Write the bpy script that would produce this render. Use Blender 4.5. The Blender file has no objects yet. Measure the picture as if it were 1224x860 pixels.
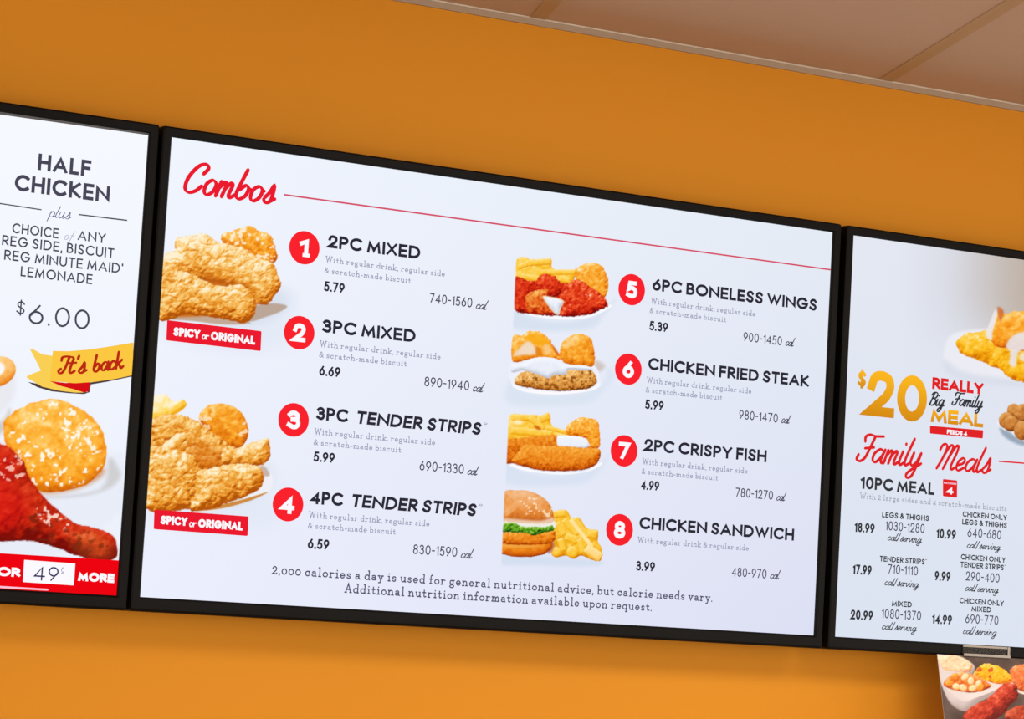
import bpy, math, random
import numpy as np

# ------------------------------------------------------------------ camera, light, exposure
scene = bpy.context.scene
COL = scene.collection
Z0 = 2.05                                   # height of the middle of the menu screens above the floor
CAM_LOC = np.array([-2.1931835, -3.8631731, Z0 - 0.3413730])
CAM_ROT = (1.6623870, -0.0568076, -0.5209259)
F_PX = 3378.331
cam_data = bpy.data.cameras.new('camera')
cam_data.sensor_fit = 'HORIZONTAL'
cam_data.sensor_width = 36.0
cam_data.lens = F_PX / 1224 * 36.0
cam_data.clip_start = 0.05
cam = bpy.data.objects.new('camera', cam_data)
cam.location = CAM_LOC
cam.rotation_euler = CAM_ROT
COL.objects.link(cam)
scene.camera = cam

scene.view_settings.view_transform = 'Standard'
scene.view_settings.look = 'None'
scene.view_settings.exposure = 0.0
scene.view_settings.gamma = 1.0
scene.view_settings.use_curve_mapping = False

world = bpy.data.worlds.new('room_light')
world.use_nodes = True
world.node_tree.nodes['Background'].inputs[0].default_value = (1.0, 0.92, 0.82, 1)
world.node_tree.nodes['Background'].inputs[1].default_value = 2.4
scene.world = world


def area(name, loc, sx, sy, watts, color=(1, .95, .88)):
    d = bpy.data.lights.new(name, 'AREA')
    d.shape = 'RECTANGLE'; d.size = sx; d.size_y = sy
    d.energy = watts; d.color = color
    o = bpy.data.objects.new(name, d)
    o.location = loc                          # faces straight down, flush with the ceiling
    COL.objects.link(o)
    return o


CEIL_Z = Z0 + 0.635
area('ceiling_lamp', (0.5, -1.6, CEIL_Z - .012), 1.2, .6, 29)
area('ceiling_lamp', (2.9, -2.0, CEIL_Z - .012), 1.2, .6, 22)
area('ceiling_lamp', (-2.3, -3.6, CEIL_Z - .012), 1.2, .6, 22)
area('ceiling_lamp', (1.6, -4.4, CEIL_Z - .012), 1.2, .6, 28)


# ------------------------------------------------------------------ helpers
def _rot(a):
    x, y, z = a
    Rx = np.array([[1, 0, 0], [0, math.cos(x), -math.sin(x)], [0, math.sin(x), math.cos(x)]])
    Ry = np.array([[math.cos(y), 0, math.sin(y)], [0, 1, 0], [-math.sin(y), 0, math.cos(y)]])
    Rz = np.array([[math.cos(z), -math.sin(z), 0], [math.sin(z), math.cos(z), 0], [0, 0, 1]])
    return Rz @ Ry @ Rx


RC = _rot(CAM_ROT)


def at(px, py, Y=0.0):
    """point of the plane y = Y that the photograph shows at px, py -> (x, z)"""
    d = RC @ np.array([(px - 612) / F_PX, -(py - 430) / F_PX, -1.0])
    t = (Y - CAM_LOC[1]) / d[1]
    p = CAM_LOC + t * d
    return float(p[0]), float(p[2])


def to_px(x, y, z):
    c = (np.stack([x - CAM_LOC[0], y - CAM_LOC[1], z - CAM_LOC[2]], -1)) @ RC
    return 612 + F_PX * c[..., 0] / -c[..., 2], 430 - F_PX * c[..., 1] / -c[..., 2]


def lin(c):
    c = np.asarray(c, float) / 255.0
    return np.where(c <= .04045, c / 12.92, ((c + .055) / 1.055) ** 2.4)


def tag(o, label=None, cat=None, group=None, kind=None):
    if label: o['label'] = label
    if cat: o['category'] = cat
    if group: o['group'] = group
    if kind: o['kind'] = kind
    return o


def empty(name, loc):
    o = bpy.data.objects.new(name, None)
    o.location = loc
    o.empty_display_size = .1
    COL.objects.link(o)
    o['base'] = tuple(float(v) for v in loc)
    return o


def base_of(o):
    while o is not None:
        if 'base' in o: return tuple(o['base'])
        o = o.parent
    return (0, 0, 0)


def obj(name, verts, faces, mats, parent=None, midx=None, smooth=False, label=None):
    """one mesh object; verts are world coordinates"""
    me = bpy.data.meshes.new(name)
    v = np.asarray(verts, float)
    if parent is not None:
        v = v - np.array(base_of(parent))
    me.from_pydata(v.tolist(), [], faces)
    if not isinstance(mats, (list, tuple)): mats = [mats]
    for m in mats: me.materials.append(m)
    if midx is not None:
        me.polygons.foreach_set('material_index', midx)
    if smooth:
        me.polygons.foreach_set('use_smooth', [True] * len(me.polygons))
    me.update()
    o = bpy.data.objects.new(name, me)
    COL.objects.link(o)
    if parent is not None: o.parent = parent
    if label: o['label'] = label
    return o


def set_col(o, rgb_lin):
    at_ = o.data.color_attributes.new('Col', 'FLOAT_COLOR', 'POINT')
    n = len(o.data.vertices)
    a = np.ones((n, 4), np.float32); a[:, :3] = rgb_lin
    at_.data.foreach_set('color', a.ravel())


def box_vf(x0, x1, y0, y1, z0, z1):
    v = [(x, y, z) for x in (x0, x1) for y in (y0, y1) for z in (z0, z1)]
    f = [(0, 1, 3, 2), (4, 6, 7, 5), (0, 4, 5, 1), (2, 3, 7, 6), (0, 2, 6, 4), (1, 5, 7, 3)]
    return v, f


# ------------------------------------------------------------------ materials
def principled(name, color, rough=.5, spec=.5, noise=None, bump=None):
    m = bpy.data.materials.new(name); m.use_nodes = True
    nt = m.node_tree; b = nt.nodes['Principled BSDF']
    b.inputs['Base Color'].default_value = (*color, 1)
    b.inputs['Roughness'].default_value = rough
    b.inputs['Specular IOR Level'].default_value = spec
    tc = nt.nodes.new('ShaderNodeTexCoord')
    if noise:
        sc, amt = noise
        n = nt.nodes.new('ShaderNodeTexNoise'); n.inputs['Scale'].default_value = sc
        n.inputs['Detail'].default_value = 3
        r = nt.nodes.new('ShaderNodeMapRange')
        r.inputs['To Min'].default_value = 1 - amt; r.inputs['To Max'].default_value = 1 + amt
        mx = nt.nodes.new('ShaderNodeMix'); mx.data_type = 'RGBA'; mx.blend_type = 'MULTIPLY'
        mx.inputs[0].default_value = 1
        mx.inputs[6].default_value = (*color, 1)
        nt.links.new(tc.outputs['Object'], n.inputs['Vector'])
        nt.links.new(n.outputs['Fac'], r.inputs['Value'])
        nt.links.new(r.outputs['Result'], mx.inputs[7])
        nt.links.new(mx.outputs[2], b.inputs['Base Color'])
    if bump:
        n2 = nt.nodes.new('ShaderNodeTexNoise'); n2.inputs['Scale'].default_value = bump[0]
        bp_ = nt.nodes.new('ShaderNodeBump'); bp_.inputs['Strength'].default_value = bump[1]
        bp_.inputs['Distance'].default_value = .002
        nt.links.new(tc.outputs['Object'], n2.inputs['Vector'])
        nt.links.new(n2.outputs['Fac'], bp_.inputs['Height'])
        nt.links.new(bp_.outputs['Normal'], b.inputs['Normal'])
    return m


def glow(name, srgb, strength=1.0):
    m = bpy.data.materials.new(name); m.use_nodes = True
    nt = m.node_tree; nt.nodes.clear()
    o = nt.nodes.new('ShaderNodeOutputMaterial'); e = nt.nodes.new('ShaderNodeEmission')
    e.inputs[0].default_value = (*lin(srgb), 1); e.inputs[1].default_value = strength
    nt.links.new(e.outputs[0], o.inputs[0])
    return m


def glow_attr(name):
    m = bpy.data.materials.new(name); m.use_nodes = True
    nt = m.node_tree; nt.nodes.clear()
    o = nt.nodes.new('ShaderNodeOutputMaterial'); e = nt.nodes.new('ShaderNodeEmission')
    a = nt.nodes.new('ShaderNodeVertexColor'); a.layer_name = 'Col'
    nt.links.new(a.outputs[0], e.inputs[0]); nt.links.new(e.outputs[0], o.inputs[0])
    return m


M_WALL = principled('orange_wall_paint', (.67, .264, .016), .6, .12, (1.3, .03), (140, .06))
M_CEIL = principled('ceiling_tile', (.53, .385, .27), .8, .2, (30, .03), (220, .2))
M_BAR = principled('ceiling_grid_metal', (.45, .30, .15), .6, .3)
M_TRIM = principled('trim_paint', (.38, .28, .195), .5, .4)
M_TRIM_HIGHLIGHT = principled('trim_lip_highlight', (.66, .58, .47), .35, .5)
M_FLOOR = principled('floor_tile', (.34, .25, .18), .5, .4, (3, .15))
M_BEZEL = principled('black_plastic', (.0035, .003, .0026), .45, .09, (60, .1))
M_BACK = principled('matte_black_metal', (.012, .012, .012), .6, .3)
M_STEEL = principled('bracket_steel', (.1, .1, .1), .4, .5)
M_PIC = glow_attr('lit_picture')

G = {
    'ink': glow('lit_dark_ink', (44, 42, 54)),
    'ink_right': glow('lit_dark_ink_dim', (52, 54, 58)),
    'ink_grey': glow('lit_grey_ink', (72, 70, 88)),
    'pale': glow('lit_pale_ink', (148, 150, 178)),
    'pale_right': glow('lit_pale_ink_dim', (140, 148, 160)),
    'mid': glow('lit_mid_ink', (84, 84, 110)),
    'red': glow('lit_red', (236, 26, 46)),
    'red_badge': glow('lit_badge_red', (250, 34, 44)),
    'red_deep': glow('lit_band_red', (238, 4, 16)),
    'red_right': glow('lit_red_dim', (226, 36, 38)),
    'rule': glow('lit_rule_red', (216, 78, 104)),
    'white': glow('lit_white', (252, 250, 255)),
    'navy': glow('lit_navy', (52, 52, 98)),
    'navy_thin': glow('lit_navy_thin', (76, 80, 128)),
    'maroon': glow('lit_maroon', (188, 40, 20)),
    'ribbon': glow('lit_ribbon_yellow', (252, 200, 66)),
    'ribbon_fold': glow('lit_ribbon_tail', (250, 208, 84)),
    'ribbon_red': glow('lit_ribbon_red', (214, 14, 22)),
    'shade': glow('lit_grey', (78, 62, 60)),
    'pink': glow('lit_pink', (250, 196, 216)),
}

# ------------------------------------------------------------------ setting
WALL_Y = 0.085
v, f = box_vf(-6, 6, WALL_Y, WALL_Y + .12, 0, CEIL_Z + .12)
tag(obj('wall_back', v, f, M_WALL), kind='structure')
v, f = box_vf(-6, 6, -7, WALL_Y, CEIL_Z, CEIL_Z + .1)
tag(obj('ceiling', v, f, M_CEIL), kind='structure')
v, f = box_vf(-6, 6, -7, WALL_Y, -.1, 0)
tag(obj('floor', v, f, M_FLOOR), kind='structure')

# wall angle below the ceiling: a slim face, its top lip coloured lighter as a painted highlight
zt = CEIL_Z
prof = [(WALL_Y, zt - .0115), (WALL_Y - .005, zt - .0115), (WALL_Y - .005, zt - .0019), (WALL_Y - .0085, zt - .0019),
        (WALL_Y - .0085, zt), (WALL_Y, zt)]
vs = [(x, y, z) for x in (-6, 6) for (y, z) in prof]
n = len(prof)
fs = [(i, (i + 1) % n, n + (i + 1) % n, n + i) for i in range(n)] + [tuple(range(n))[::-1], tuple(range(n, 2 * n))]
tag(obj('trim_1', vs, fs, [M_TRIM, M_TRIM_HIGHLIGHT], midx=[0, 0, 1, 1, 0, 0, 0, 0]), kind='structure')

# grid bars of the suspended ceiling, running out from the wall at an angle
slope = .377
ux, uy = -slope / math.hypot(1, slope), -1 / math.hypot(1, slope)
for k, xw in enumerate((0.052, 0.759, 1.466, -.655)):
    hw = .015
    p0 = np.array([xw + WALL_Y * slope * .0, WALL_Y - .009]); p1 = p0 + np.array([ux, uy]) * 3.2
    nx, ny = -uy * hw, ux * hw
    pts = [(p0[0] + nx, p0[1]), (p0[0] - nx, p0[1]), (p1[0] - nx, p1[1] - ny), (p1[0] + nx, p1[1] + ny)]
    vs = [(x, y, zt - .0012) for x, y in pts] + [(x, y, zt) for x, y in pts]
    fs = [(0, 1, 2, 3), (7, 6, 5, 4), (0, 4, 5, 1), (1, 5, 6, 2), (2, 6, 7, 3), (3, 7, 4, 0)]
    tag(obj('trim_%d' % (k + 2), vs, fs, M_BAR), kind='structure')


# ------------------------------------------------------------------ lettering: stroke fonts
def arc(cx, cy, rx, ry, a0, a1, n=14):
    return [(cx + rx * math.cos(math.radians(a0 + (a1 - a0) * i / n)), cy + ry * math.sin(math.radians(a0 + (a1 - a0) * i / n))) for i in range(n + 1)]


def smooth(pts, k=6):
    P = [np.array(p, float) for p in pts]
    closed = len(P) > 3 and np.allclose(P[0], P[-1])
    out = []
    m = len(P)
    for i in range(m - 1):
        p1, p2 = P[i], P[i + 1]
        p0 = P[i - 1] if i > 0 else (P[m - 2] if closed else p1 - (p2 - p1))
        p3 = P[i + 2] if i + 2 < m else (P[1] if closed else p2 + (p2 - p1))
        for j in range(k):
            t = j / k
            q = .5 * ((2 * p1) + (p2 - p0) * t + (2 * p0 - 5 * p1 + 4 * p2 - p3) * t * t + (3 * p1 - p0 - 3 * p2 + p3) * t ** 3)
            out.append(tuple(q))
    out.append(tuple(P[-1]))
    return out


_S = smooth([(.93, .84), (.72, .985), (.42, 1), (.12, .86), (.14, .64), (.45, .52), (.82, .40), (.94, .22), (.74, .02), (.42, 0), (.02, .16)], 4)
SANS = {
    'A': (.86, [[(0, 0), (.5, 1), (1, 0)], [(.2, .3), (.8, .3)]]),
    'B': (.60, [[(0, 0), (0, 1)], [(0, 1), (.45, 1)] + arc(.45, .77, .42, .23, 90, -90) + [(0, .54)], [(0, .54), (.5, .54)] + arc(.5, .27, .5, .27, 90, -90) + [(0, 0)]]),
    'C': (.84, [arc(.58, .5, .58, .5, 48, 312, 20)]),
    'D': (.80, [[(0, 0), (0, 1)], [(0, 1), (.35, 1)] + arc(.35, .5, .65, .5, 90, -90, 18) + [(0, 0)]]),
    'E': (.54, [[(1, 1), (0, 1), (0, 0), (1, 0)], [(0, .5), (.92, .5)]]),
    'F': (.50, [[(1, 1), (0, 1), (0, 0)], [(0, .5), (.92, .5)]]),
    'G': (.96, [arc(.5, .5, .5, .5, 42, 352, 24) + [(1, .46), (.55, .46)]]),
    'H': (.72, [[(0, 0), (0, 1)], [(1, 0), (1, 1)], [(0, .5), (1, .5)]]),
    'I': (0, [[(.5, 0), (.5, 1)]]),
    'J': (.4, [[(1, 1), (1, .25)] + arc(.5, .25, .5, .25, 0, -150)]),
    'K': (.66, [[(0, 0), (0, 1)], [(.92, 1), (.06, .52), (1, 0)]]),
    'L': (.46, [[(0, 1), (0, 0), (1, 0)]]),
    'M': (1.0, [[(.02, 0), (.13, 1), (.5, .12), (.87, 1), (.98, 0)]]),
    'N': (.80, [[(0, 0), (0, 1), (1, 0), (1, 1)]]),
    'O': (1.0, [arc(.5, .5, .5, .5, 90, 450, 28)]),
    'P': (.56, [[(0, 0), (0, 1)], [(0, 1), (.45, 1)] + arc(.45, .73, .55, .27, 90, -90) + [(0, .46)]]),
    'Q': (1.0, [arc(.5, .5, .5, .5, 90, 450, 28), [(.6, .3), (1, -.02)]]),
    'R': (.60, [[(0, 0), (0, 1)], [(0, 1), (.45, 1)] + arc(.45, .73, .5, .27, 90, -90) + [(0, .46)], [(.36, .46), (1, 0)]]),
    'S': (.58, [_S]),
    'T': (.60, [[(0, 1), (1, 1)], [(.5, 1), (.5, 0)]]),
    'U': (.70, [[(0, 1), (0, .36)] + arc(.5, .36, .5, .36, 180, 360, 16) + [(1, 1)]]),
    'V': (.8, [[(0, 1), (.5, 0), (1, 1)]]),
    'W': (1.22, [[(0, 1), (.27, 0), (.5, .95), (.73, 0), (1, 1)]]),
    'X': (.72, [[(0.02, 1), (.98, 0)], [(0, 0), (.96, 1)]]),
    'Y': (.74, [[(0, 1), (.5, .45), (1, 1)], [(.5, .45), (.5, 0)]]),
    'Z': (.66, [[(0, 1), (1, 1), (0, 0), (1, 0)]]),
    '0': (.62, [arc(.5, .5, .5, .5, 90, 450, 26)]),
    '1': (.22, [[(0, .80), (1, 1), (1, 0)]]),
    '2': (.60, [smooth([(.02, .70), (.16, .93), (.5, 1), (.86, .92), (.95, .68), (.75, .42)], 4) + [(0, 0), (1, 0)]]),
    '3': (.56, [smooth([(.06, .86), (.3, .99), (.62, .99), (.9, .84), (.84, .62), (.4, .54)], 4), smooth([(.4, .54), (.84, .5), (1, .28), (.84, .06), (.48, 0), (.02, .14)], 4)]),
    '4': (.66, [[(.74, 0), (.74, 1), (0, .27), (1, .27)]]),
    '5': (.56, [[(.92, 1), (.22, 1), (.1, .54)] + smooth([(.1, .54), (.45, .64), (.85, .54), (1, .32), (.86, .08), (.5, 0), (.02, .1)], 4)]),
    '6': (.60, [[(.72, 1), (.12, .46)] + [], arc(.5, .32, .5, .32, 90, 450, 20)]),
    '7': (.58, [[(0, 1), (1, 1), (.3, 0)]]),
    '8': (.58, [arc(.5, .765, .42, .235, 90, 450, 18), arc(.5, .27, .5, .27, 90, 450, 20)]),
    '9': (.60, [[(.28, 0), (.88, .54)], arc(.5, .68, .5, .32, 90, 450, 20)]),
    '.': (0, [[(.5, 0), (.5, .012)]]),
    ',': (0, [[(.7, .02), (.2, -.16)]]),
    '-': (.30, [[(0, .46), (1, .46)]]),
    '/': (.4, [[(0, 0), (1, 1)]]),
    "'": (0, [[(.5, 1), (.4, .86)]]),
    '*': (.14, [arc(.5, .95, .5, .07, 90, 450, 10)]),
    '&': (.74, [smooth([(1, 0), (.6, .36), (.24, .72), (.28, .95), (.5, 1), (.66, .86), (.56, .68), (.12, .38), (.04, .16), (.25, 0), (.6, .08), (.95, .48)], 4)]),
    '$': (.58, [_S, [(.5, 1.14), (.5, -.14)]]),
    'c': (.3, [arc(.55, .5, .5, .5, 50, 310, 10)]),
}
# slab serif lower case (x height .52) and the few capitals and figures it needs
X = .52


def _ser(x, y, l=.17): return [(x - l, y), (x + l, y)]


SLAB = {
    'a': (.44, [smooth([(.1, X * .86), (.4, X), (.75, X * .9), (.8, X * .6)], 4) + [(.8, .06), (1, 0)], arc(.42, .15, .4, .15, 90, 450, 12)]),
    'b': (.48, [[(0, 1), (.12, 1), (.12, 0)], arc(.55, X / 2, .44, X / 2, 90, 450, 16)]),
    'c': (.42, [arc(.52, X / 2, .5, X / 2, 48, 315, 14), [(.88, X), (.88, X * .7)]]),
    'd': (.50, [[(.72, 1), (.88, 1), (.88, 0), (1.02, 0)], arc(.45, X / 2, .44, X / 2, 90, 450, 16)]),
    'e': (.44, [[(.04, X * .5), (.96, X * .5)] + arc(.5, X / 2, .48, X / 2, 0, 315, 16)]),
    'f': (.32, [smooth([(1, .94), (.75, 1), (.45, .86), (.42, .6)], 4) + [(.42, 0)], [(0, X), (.85, X)], _ser(.42, 0, .32)]),
    'g': (.46, [arc(.42, X * .58, .38, X * .42, 90, 450, 14), smooth([(.25, X * .18), (.3, .02), (.8, -.04), (.95, -.18), (.6, -.32), (.15, -.28), (.02, -.14), (.3, .0)], 4), [(.75, X * .92), (1, X)]]),
    'h': (.52, [[(0, 1), (.14, 1), (.14, 0)], smooth([(.14, X * .6), (.4, X * .98), (.75, X * .95), (.86, X * .6)], 4) + [(.86, 0)], _ser(.14, 0), _ser(.86, 0)]),
    'i': (.22, [[(.1, X), (.55, X), (.55, 0)], _ser(.55, 0, .45), [(.5, .80), (.5, .82)]]),
    'k': (.52, [[(0, 1), (.14, 1), (.14, 0)], [(.85, X), (.16, X * .45), (.88, 0)], _ser(.14, 0), _ser(.84, 0), _ser(.82, X)]),
    'l': (.22, [[(.1, 1), (.55, 1), (.55, 0)], _ser(.55, 0, .45)]),
    'm': (.80, [[(0, X), (.1, X), (.1, 0)], smooth([(.1, X * .6), (.25, X * .98), (.42, X * .95), (.5, X * .6)], 4) + [(.5, 0)], smooth([(.5, X * .6), (.66, X * .98), (.82, X * .95), (.9, X * .6)], 4) + [(.9, 0)], _ser(.1, 0, .11), _ser(.5, 0, .11), _ser(.9, 0, .11)]),
    'n': (.52, [[(0, X), (.14, X), (.14, 0)], smooth([(.14, X * .6), (.4, X * .98), (.75, X * .95), (.86, X * .6)], 4) + [(.86, 0)], _ser(.14, 0), _ser(.86, 0)]),
    'o': (.46, [arc(.5, X / 2, .5, X / 2, 90, 450, 18)]),
    'p': (.50, [[(0, X), (.12, X), (.12, -.3)], arc(.55, X / 2, .44, X / 2, 90, 450, 16), _ser(.12, -.3)]),
    'q': (.50, [[(1, X), (.88, X), (.88, -.3)], arc(.45, X / 2, .44, X / 2, 90, 450, 16), _ser(.88, -.3)]),
    'r': (.40, [[(0, X), (.2, X), (.2, 0)], smooth([(.2, X * .6), (.5, X * .95), (.98, X * .92)], 4), _ser(.22, 0, .25)]),
    's': (.36, [[(x, y * X) for x, y in _S]]),
    't': (.32, [[(.4, .78), (.4, .12)] + smooth([(.4, .12), (.6, 0), (1, .06)], 4), [(0, X), (.9, X)]]),
    'u': (.52, [[(0, X), (.14, X), (.14, X * .4)] + smooth([(.14, X * .4), (.3, .02), (.6, .02), (.86, X * .4)], 4), [(.72, X), (.86, X), (.86, 0), (1, 0)]]),
    'v': (.48, [[(.12, X), (.5, 0), (.88, X)], _ser(.12, X), _ser(.88, X)]),
    'w': (.72, [[(.08, X), (.3, 0), (.5, X), (.7, 0), (.92, X)], _ser(.08, X, .1), _ser(.92, X, .1)]),
    'y': (.48, [[(.12, X), (.52, 0)], [(.88, X), (.4, -.28), (.1, -.28)], _ser(.12, X), _ser(.88, X)]),
    'A': (.66, [[(.1, 0), (.5, 1), (.9, 0)], [(.26, .34), (.74, .34)], _ser(.1, 0, .12), _ser(.9, 0, .12)]),
    'W': (.98, [[(.06, 1), (.28, 0), (.5, .9), (.72, 0), (.94, 1)], _ser(.06, 1, .09), _ser(.94, 1, .09)]),
    '0': (.46, [arc(.5, X / 2 + .05, .5, X / 2 + .05, 90, 450, 18)]),
    '2': (.44, [smooth([(.04, .60), (.25, .78), (.6, .8), (.9, .64), (.8, .4)], 4) + [(0, 0), (1, 0), (1, .08)]]),
    '4': (.46, [[(.74, -.1), (.74, .7), (0, .1), (1, .1)]]),
    '&': (.60, [smooth([(1, 0), (.6, .30), (.24, .62), (.28, .85), (.5, .9), (.66, .76), (.56, .58), (.12, .34), (.04, .16), (.25, 0), (.6, .08), (.95, .42)], 4)]),
    '-': (.26, [[(0, .27), (1, .27)]]),
    '.': (.02, [[(.5, 0), (.5, .01)]]),
    ',': (.04, [[(.8, .03), (.1, -.14)]]),
}
SCRIPT = {
    'a': (.54, [[(.42, .42), (.25, .5), (.06, .32), (.07, .08), (.22, .02), (.38, .22), (.46, .48)], [(.46, .5), (.41, .15), (.47, 0), (.6, .1)]]),
    'b': (.50, [[(.16, 1.0), (.08, .5), (.05, .14), (.18, 0), (.36, .12), (.40, .36), (.28, .48), (.10, .3)], [(.38, .40), (.46, .37)]]),
    'c': (.42, [[(.38, .38), (.28, .5), (.1, .4), (.04, .15), (.17, 0), (.42, .14)]]),
    'e': (.42, [[(.07, .2), (.28, .28), (.34, .42), (.23, .5), (.08, .35), (.06, .1), (.19, 0), (.42, .14)]]),
    'f': (.40, [[(.5, .92), (.38, 1), (.27, .8), (.2, .3), (.12, -.2), (0, -.28)], [(.08, .5), (.4, .5)]]),
    'g': (.54, [[(.42, .42), (.25, .5), (.06, .32), (.07, .08), (.22, .02), (.38, .22), (.46, .48)], [(.46, .5), (.42, .0), (.34, -.36), (.15, -.44), (.08, -.3), (.28, -.1), (.6, .1)]]),
    'i': (.24, [[(.06, .5), (.03, .15), (.1, 0), (.27, .12)], [(.09, .76), (.1, .79)]]),
    'k': (.48, [[(.12, 1), (.03, 0)], [(.38, .5), (.08, .22), (.24, .22), (.34, 0), (.5, .1)]]),
    'l': (.24, [[(.14, 1), (.04, .4), (.03, .12), (.1, 0), (.27, .12)]]),
    'm': (.62, [[(.05, .5), (.02, 0)], [(.03, .25), (.17, .48), (.25, .42), (.22, 0)], [(.23, .25), (.38, .48), (.46, .42), (.43, .1), (.49, 0), (.64, .12)]]),
    'n': (.46, [[(.05, .5), (.02, 0)], [(.03, .25), (.2, .48), (.29, .42), (.26, .1), (.32, 0), (.48, .12)]]),
    'o': (.46, [[(.22, .5), (.06, .36), (.06, .1), (.19, 0), (.35, .14), (.37, .38), (.22, .5)], [(.36, .40), (.44, .37)]]),
    'p': (.46, [[(.06, .5), (0, -.4)], [(.03, .3), (.2, .5), (.35, .38), (.32, .12), (.18, 0), (.05, .08)], [(.3, .06), (.48, .14)]]),
    'r': (.34, [[(.05, .5), (.03, 0)], [(.04, .22), (.17, .44), (.34, .46)]]),
    's': (.38, [[(.06, .16), (.17, .34), (.25, .60), (.30, .3), (.28, .06), (.14, 0), (.05, .10)], [(.28, .06), (.42, .16)]]),
    't': (.28, [[(.13, .85), (.05, .2), (.11, 0), (.3, .12)], [(-.04, .58), (.28, .6)]]),
    'u': (.50, [[(.05, .5), (.02, .15), (.13, 0), (.28, .15), (.36, .5)], [(.36, .5), (.32, .12), (.38, 0), (.52, .12)]]),
    'v': (.40, [[(.03, .5), (.08, .1), (.14, 0), (.3, .28), (.34, .5)], [(.34, .46), (.46, .42)]]),
    'y': (.48, [[(.06, .5), (.03, .16), (.13, .02), (.28, .15), (.37, .5)], [(.37, .5), (.33, 0), (.25, -.36), (.08, -.44), (.02, -.3), (.2, -.1), (.5, .12)]]),
    'C': (.66, [[(.50, .66), (.60, .86), (.48, .99), (.25, .88), (.06, .5), (.06, .14), (.22, 0), (.44, .08), (.58, .26)]]),
    'F': (.62, [[(.14, .72), (.10, .90), (.26, .99), (.5, .95), (.84, .97)], [(.5, .95), (.42, .5), (.34, .14), (.18, 0), (.02, .06), (.04, .24)], [(.22, .48), (.58, .54)]]),
    'M': (.86, [[(-.04, .74), (.02, .94), (.16, .98), (.24, .8), (.17, .35), (.06, 0)], [(.2, .5), (.34, .9), (.46, .96), (.5, .8), (.42, .35), (.34, 0)], [(.44, .45), (.6, .9), (.72, .96), (.74, .7), (.66, .2), (.72, .01), (.88, .12)]]),
    'B': (.62, [[(.24, .98), (.12, .4), (.06, 0)], [(.0, .78), (.14, .97), (.42, 1.0), (.56, .82), (.46, .6), (.26, .52), (.48, .46), (.54, .24), (.40, .04), (.2, 0), (0, .1)]]),
    'I': (.46, [[(.02, .72), (.04, .92), (.28, .97), (.52, .92)], [(.36, .95), (.30, .45), (.20, .08), (.05, 0), (-.02, .15), (.08, .26)]]),
    '/': (.42, [[(.05, -.05), (.22, 1.05)]]),
    "'": (.16, [[(.08, 1.0), (.05, .82)]]),
}


def strip(pts, t, nib=None, sq=True, miter=4.0):
    """flat ribbon along a polyline"""
    P = [np.array(p, float) for p in pts]
    Q = [P[0]]
    for p in P[1:]:
        if np.linalg.norm(p - Q[-1]) > 1e-7: Q.append(p)
    if len(Q) < 2: Q.append(Q[0] + np.array([0, 1e-4]))
    P = Q
    closed = len(P) > 3 and np.linalg.norm(P[0] - P[-1]) < 1e-6
    if closed: P = P[:-1]
    m = len(P)
    if sq and not closed:
        d = P[0] - P[1]; P[0] = P[0] + d / np.linalg.norm(d) * t / 2
        d = P[-1] - P[-2]; P[-1] = P[-1] + d / np.linalg.norm(d) * t / 2
    V = []
    for i in range(m):
        a = P[i - 1] if (i > 0 or closed) else None
        b = P[(i + 1) % m] if (i < m - 1 or closed) else None
        d1 = (P[i] - a) if a is not None else (b - P[i])
        d2 = (b - P[i]) if b is not None else (P[i] - a)
        d1 = d1 / np.linalg.norm(d1); d2 = d2 / np.linalg.norm(d2)
        n1 = np.array([-d1[1], d1[0]]); n2 = np.array([-d2[1], d2[0]])
        nn = n1 + n2
        L = np.linalg.norm(nn)
        if L < 1e-6: nn = n1; k = 1
        else:
            nn = nn / L; k = min(miter, 1 / max(.05, float(nn @ n1)))
        w = t / 2
        if nib:
            dd = d1 + d2; dd = dd / (np.linalg.norm(dd) + 1e-9)
            w *= nib + (1 - nib) * abs(float(dd @ np.array([.35, .94])))
        V.append(P[i] + nn * w * k); V.append(P[i] - nn * w * k)
    F = []
    for i in range(m if closed else m - 1):
        j = (i + 1) % m
        F.append((2 * i, 2 * i + 1, 2 * j + 1, 2 * j))
    return V, F


def disc(c, r, n=10):
    return [np.array([c[0] + r * math.cos(2 * math.pi * i / n), c[1] + r * math.sin(2 * math.pi * i / n)]) for i in range(n)]


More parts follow.
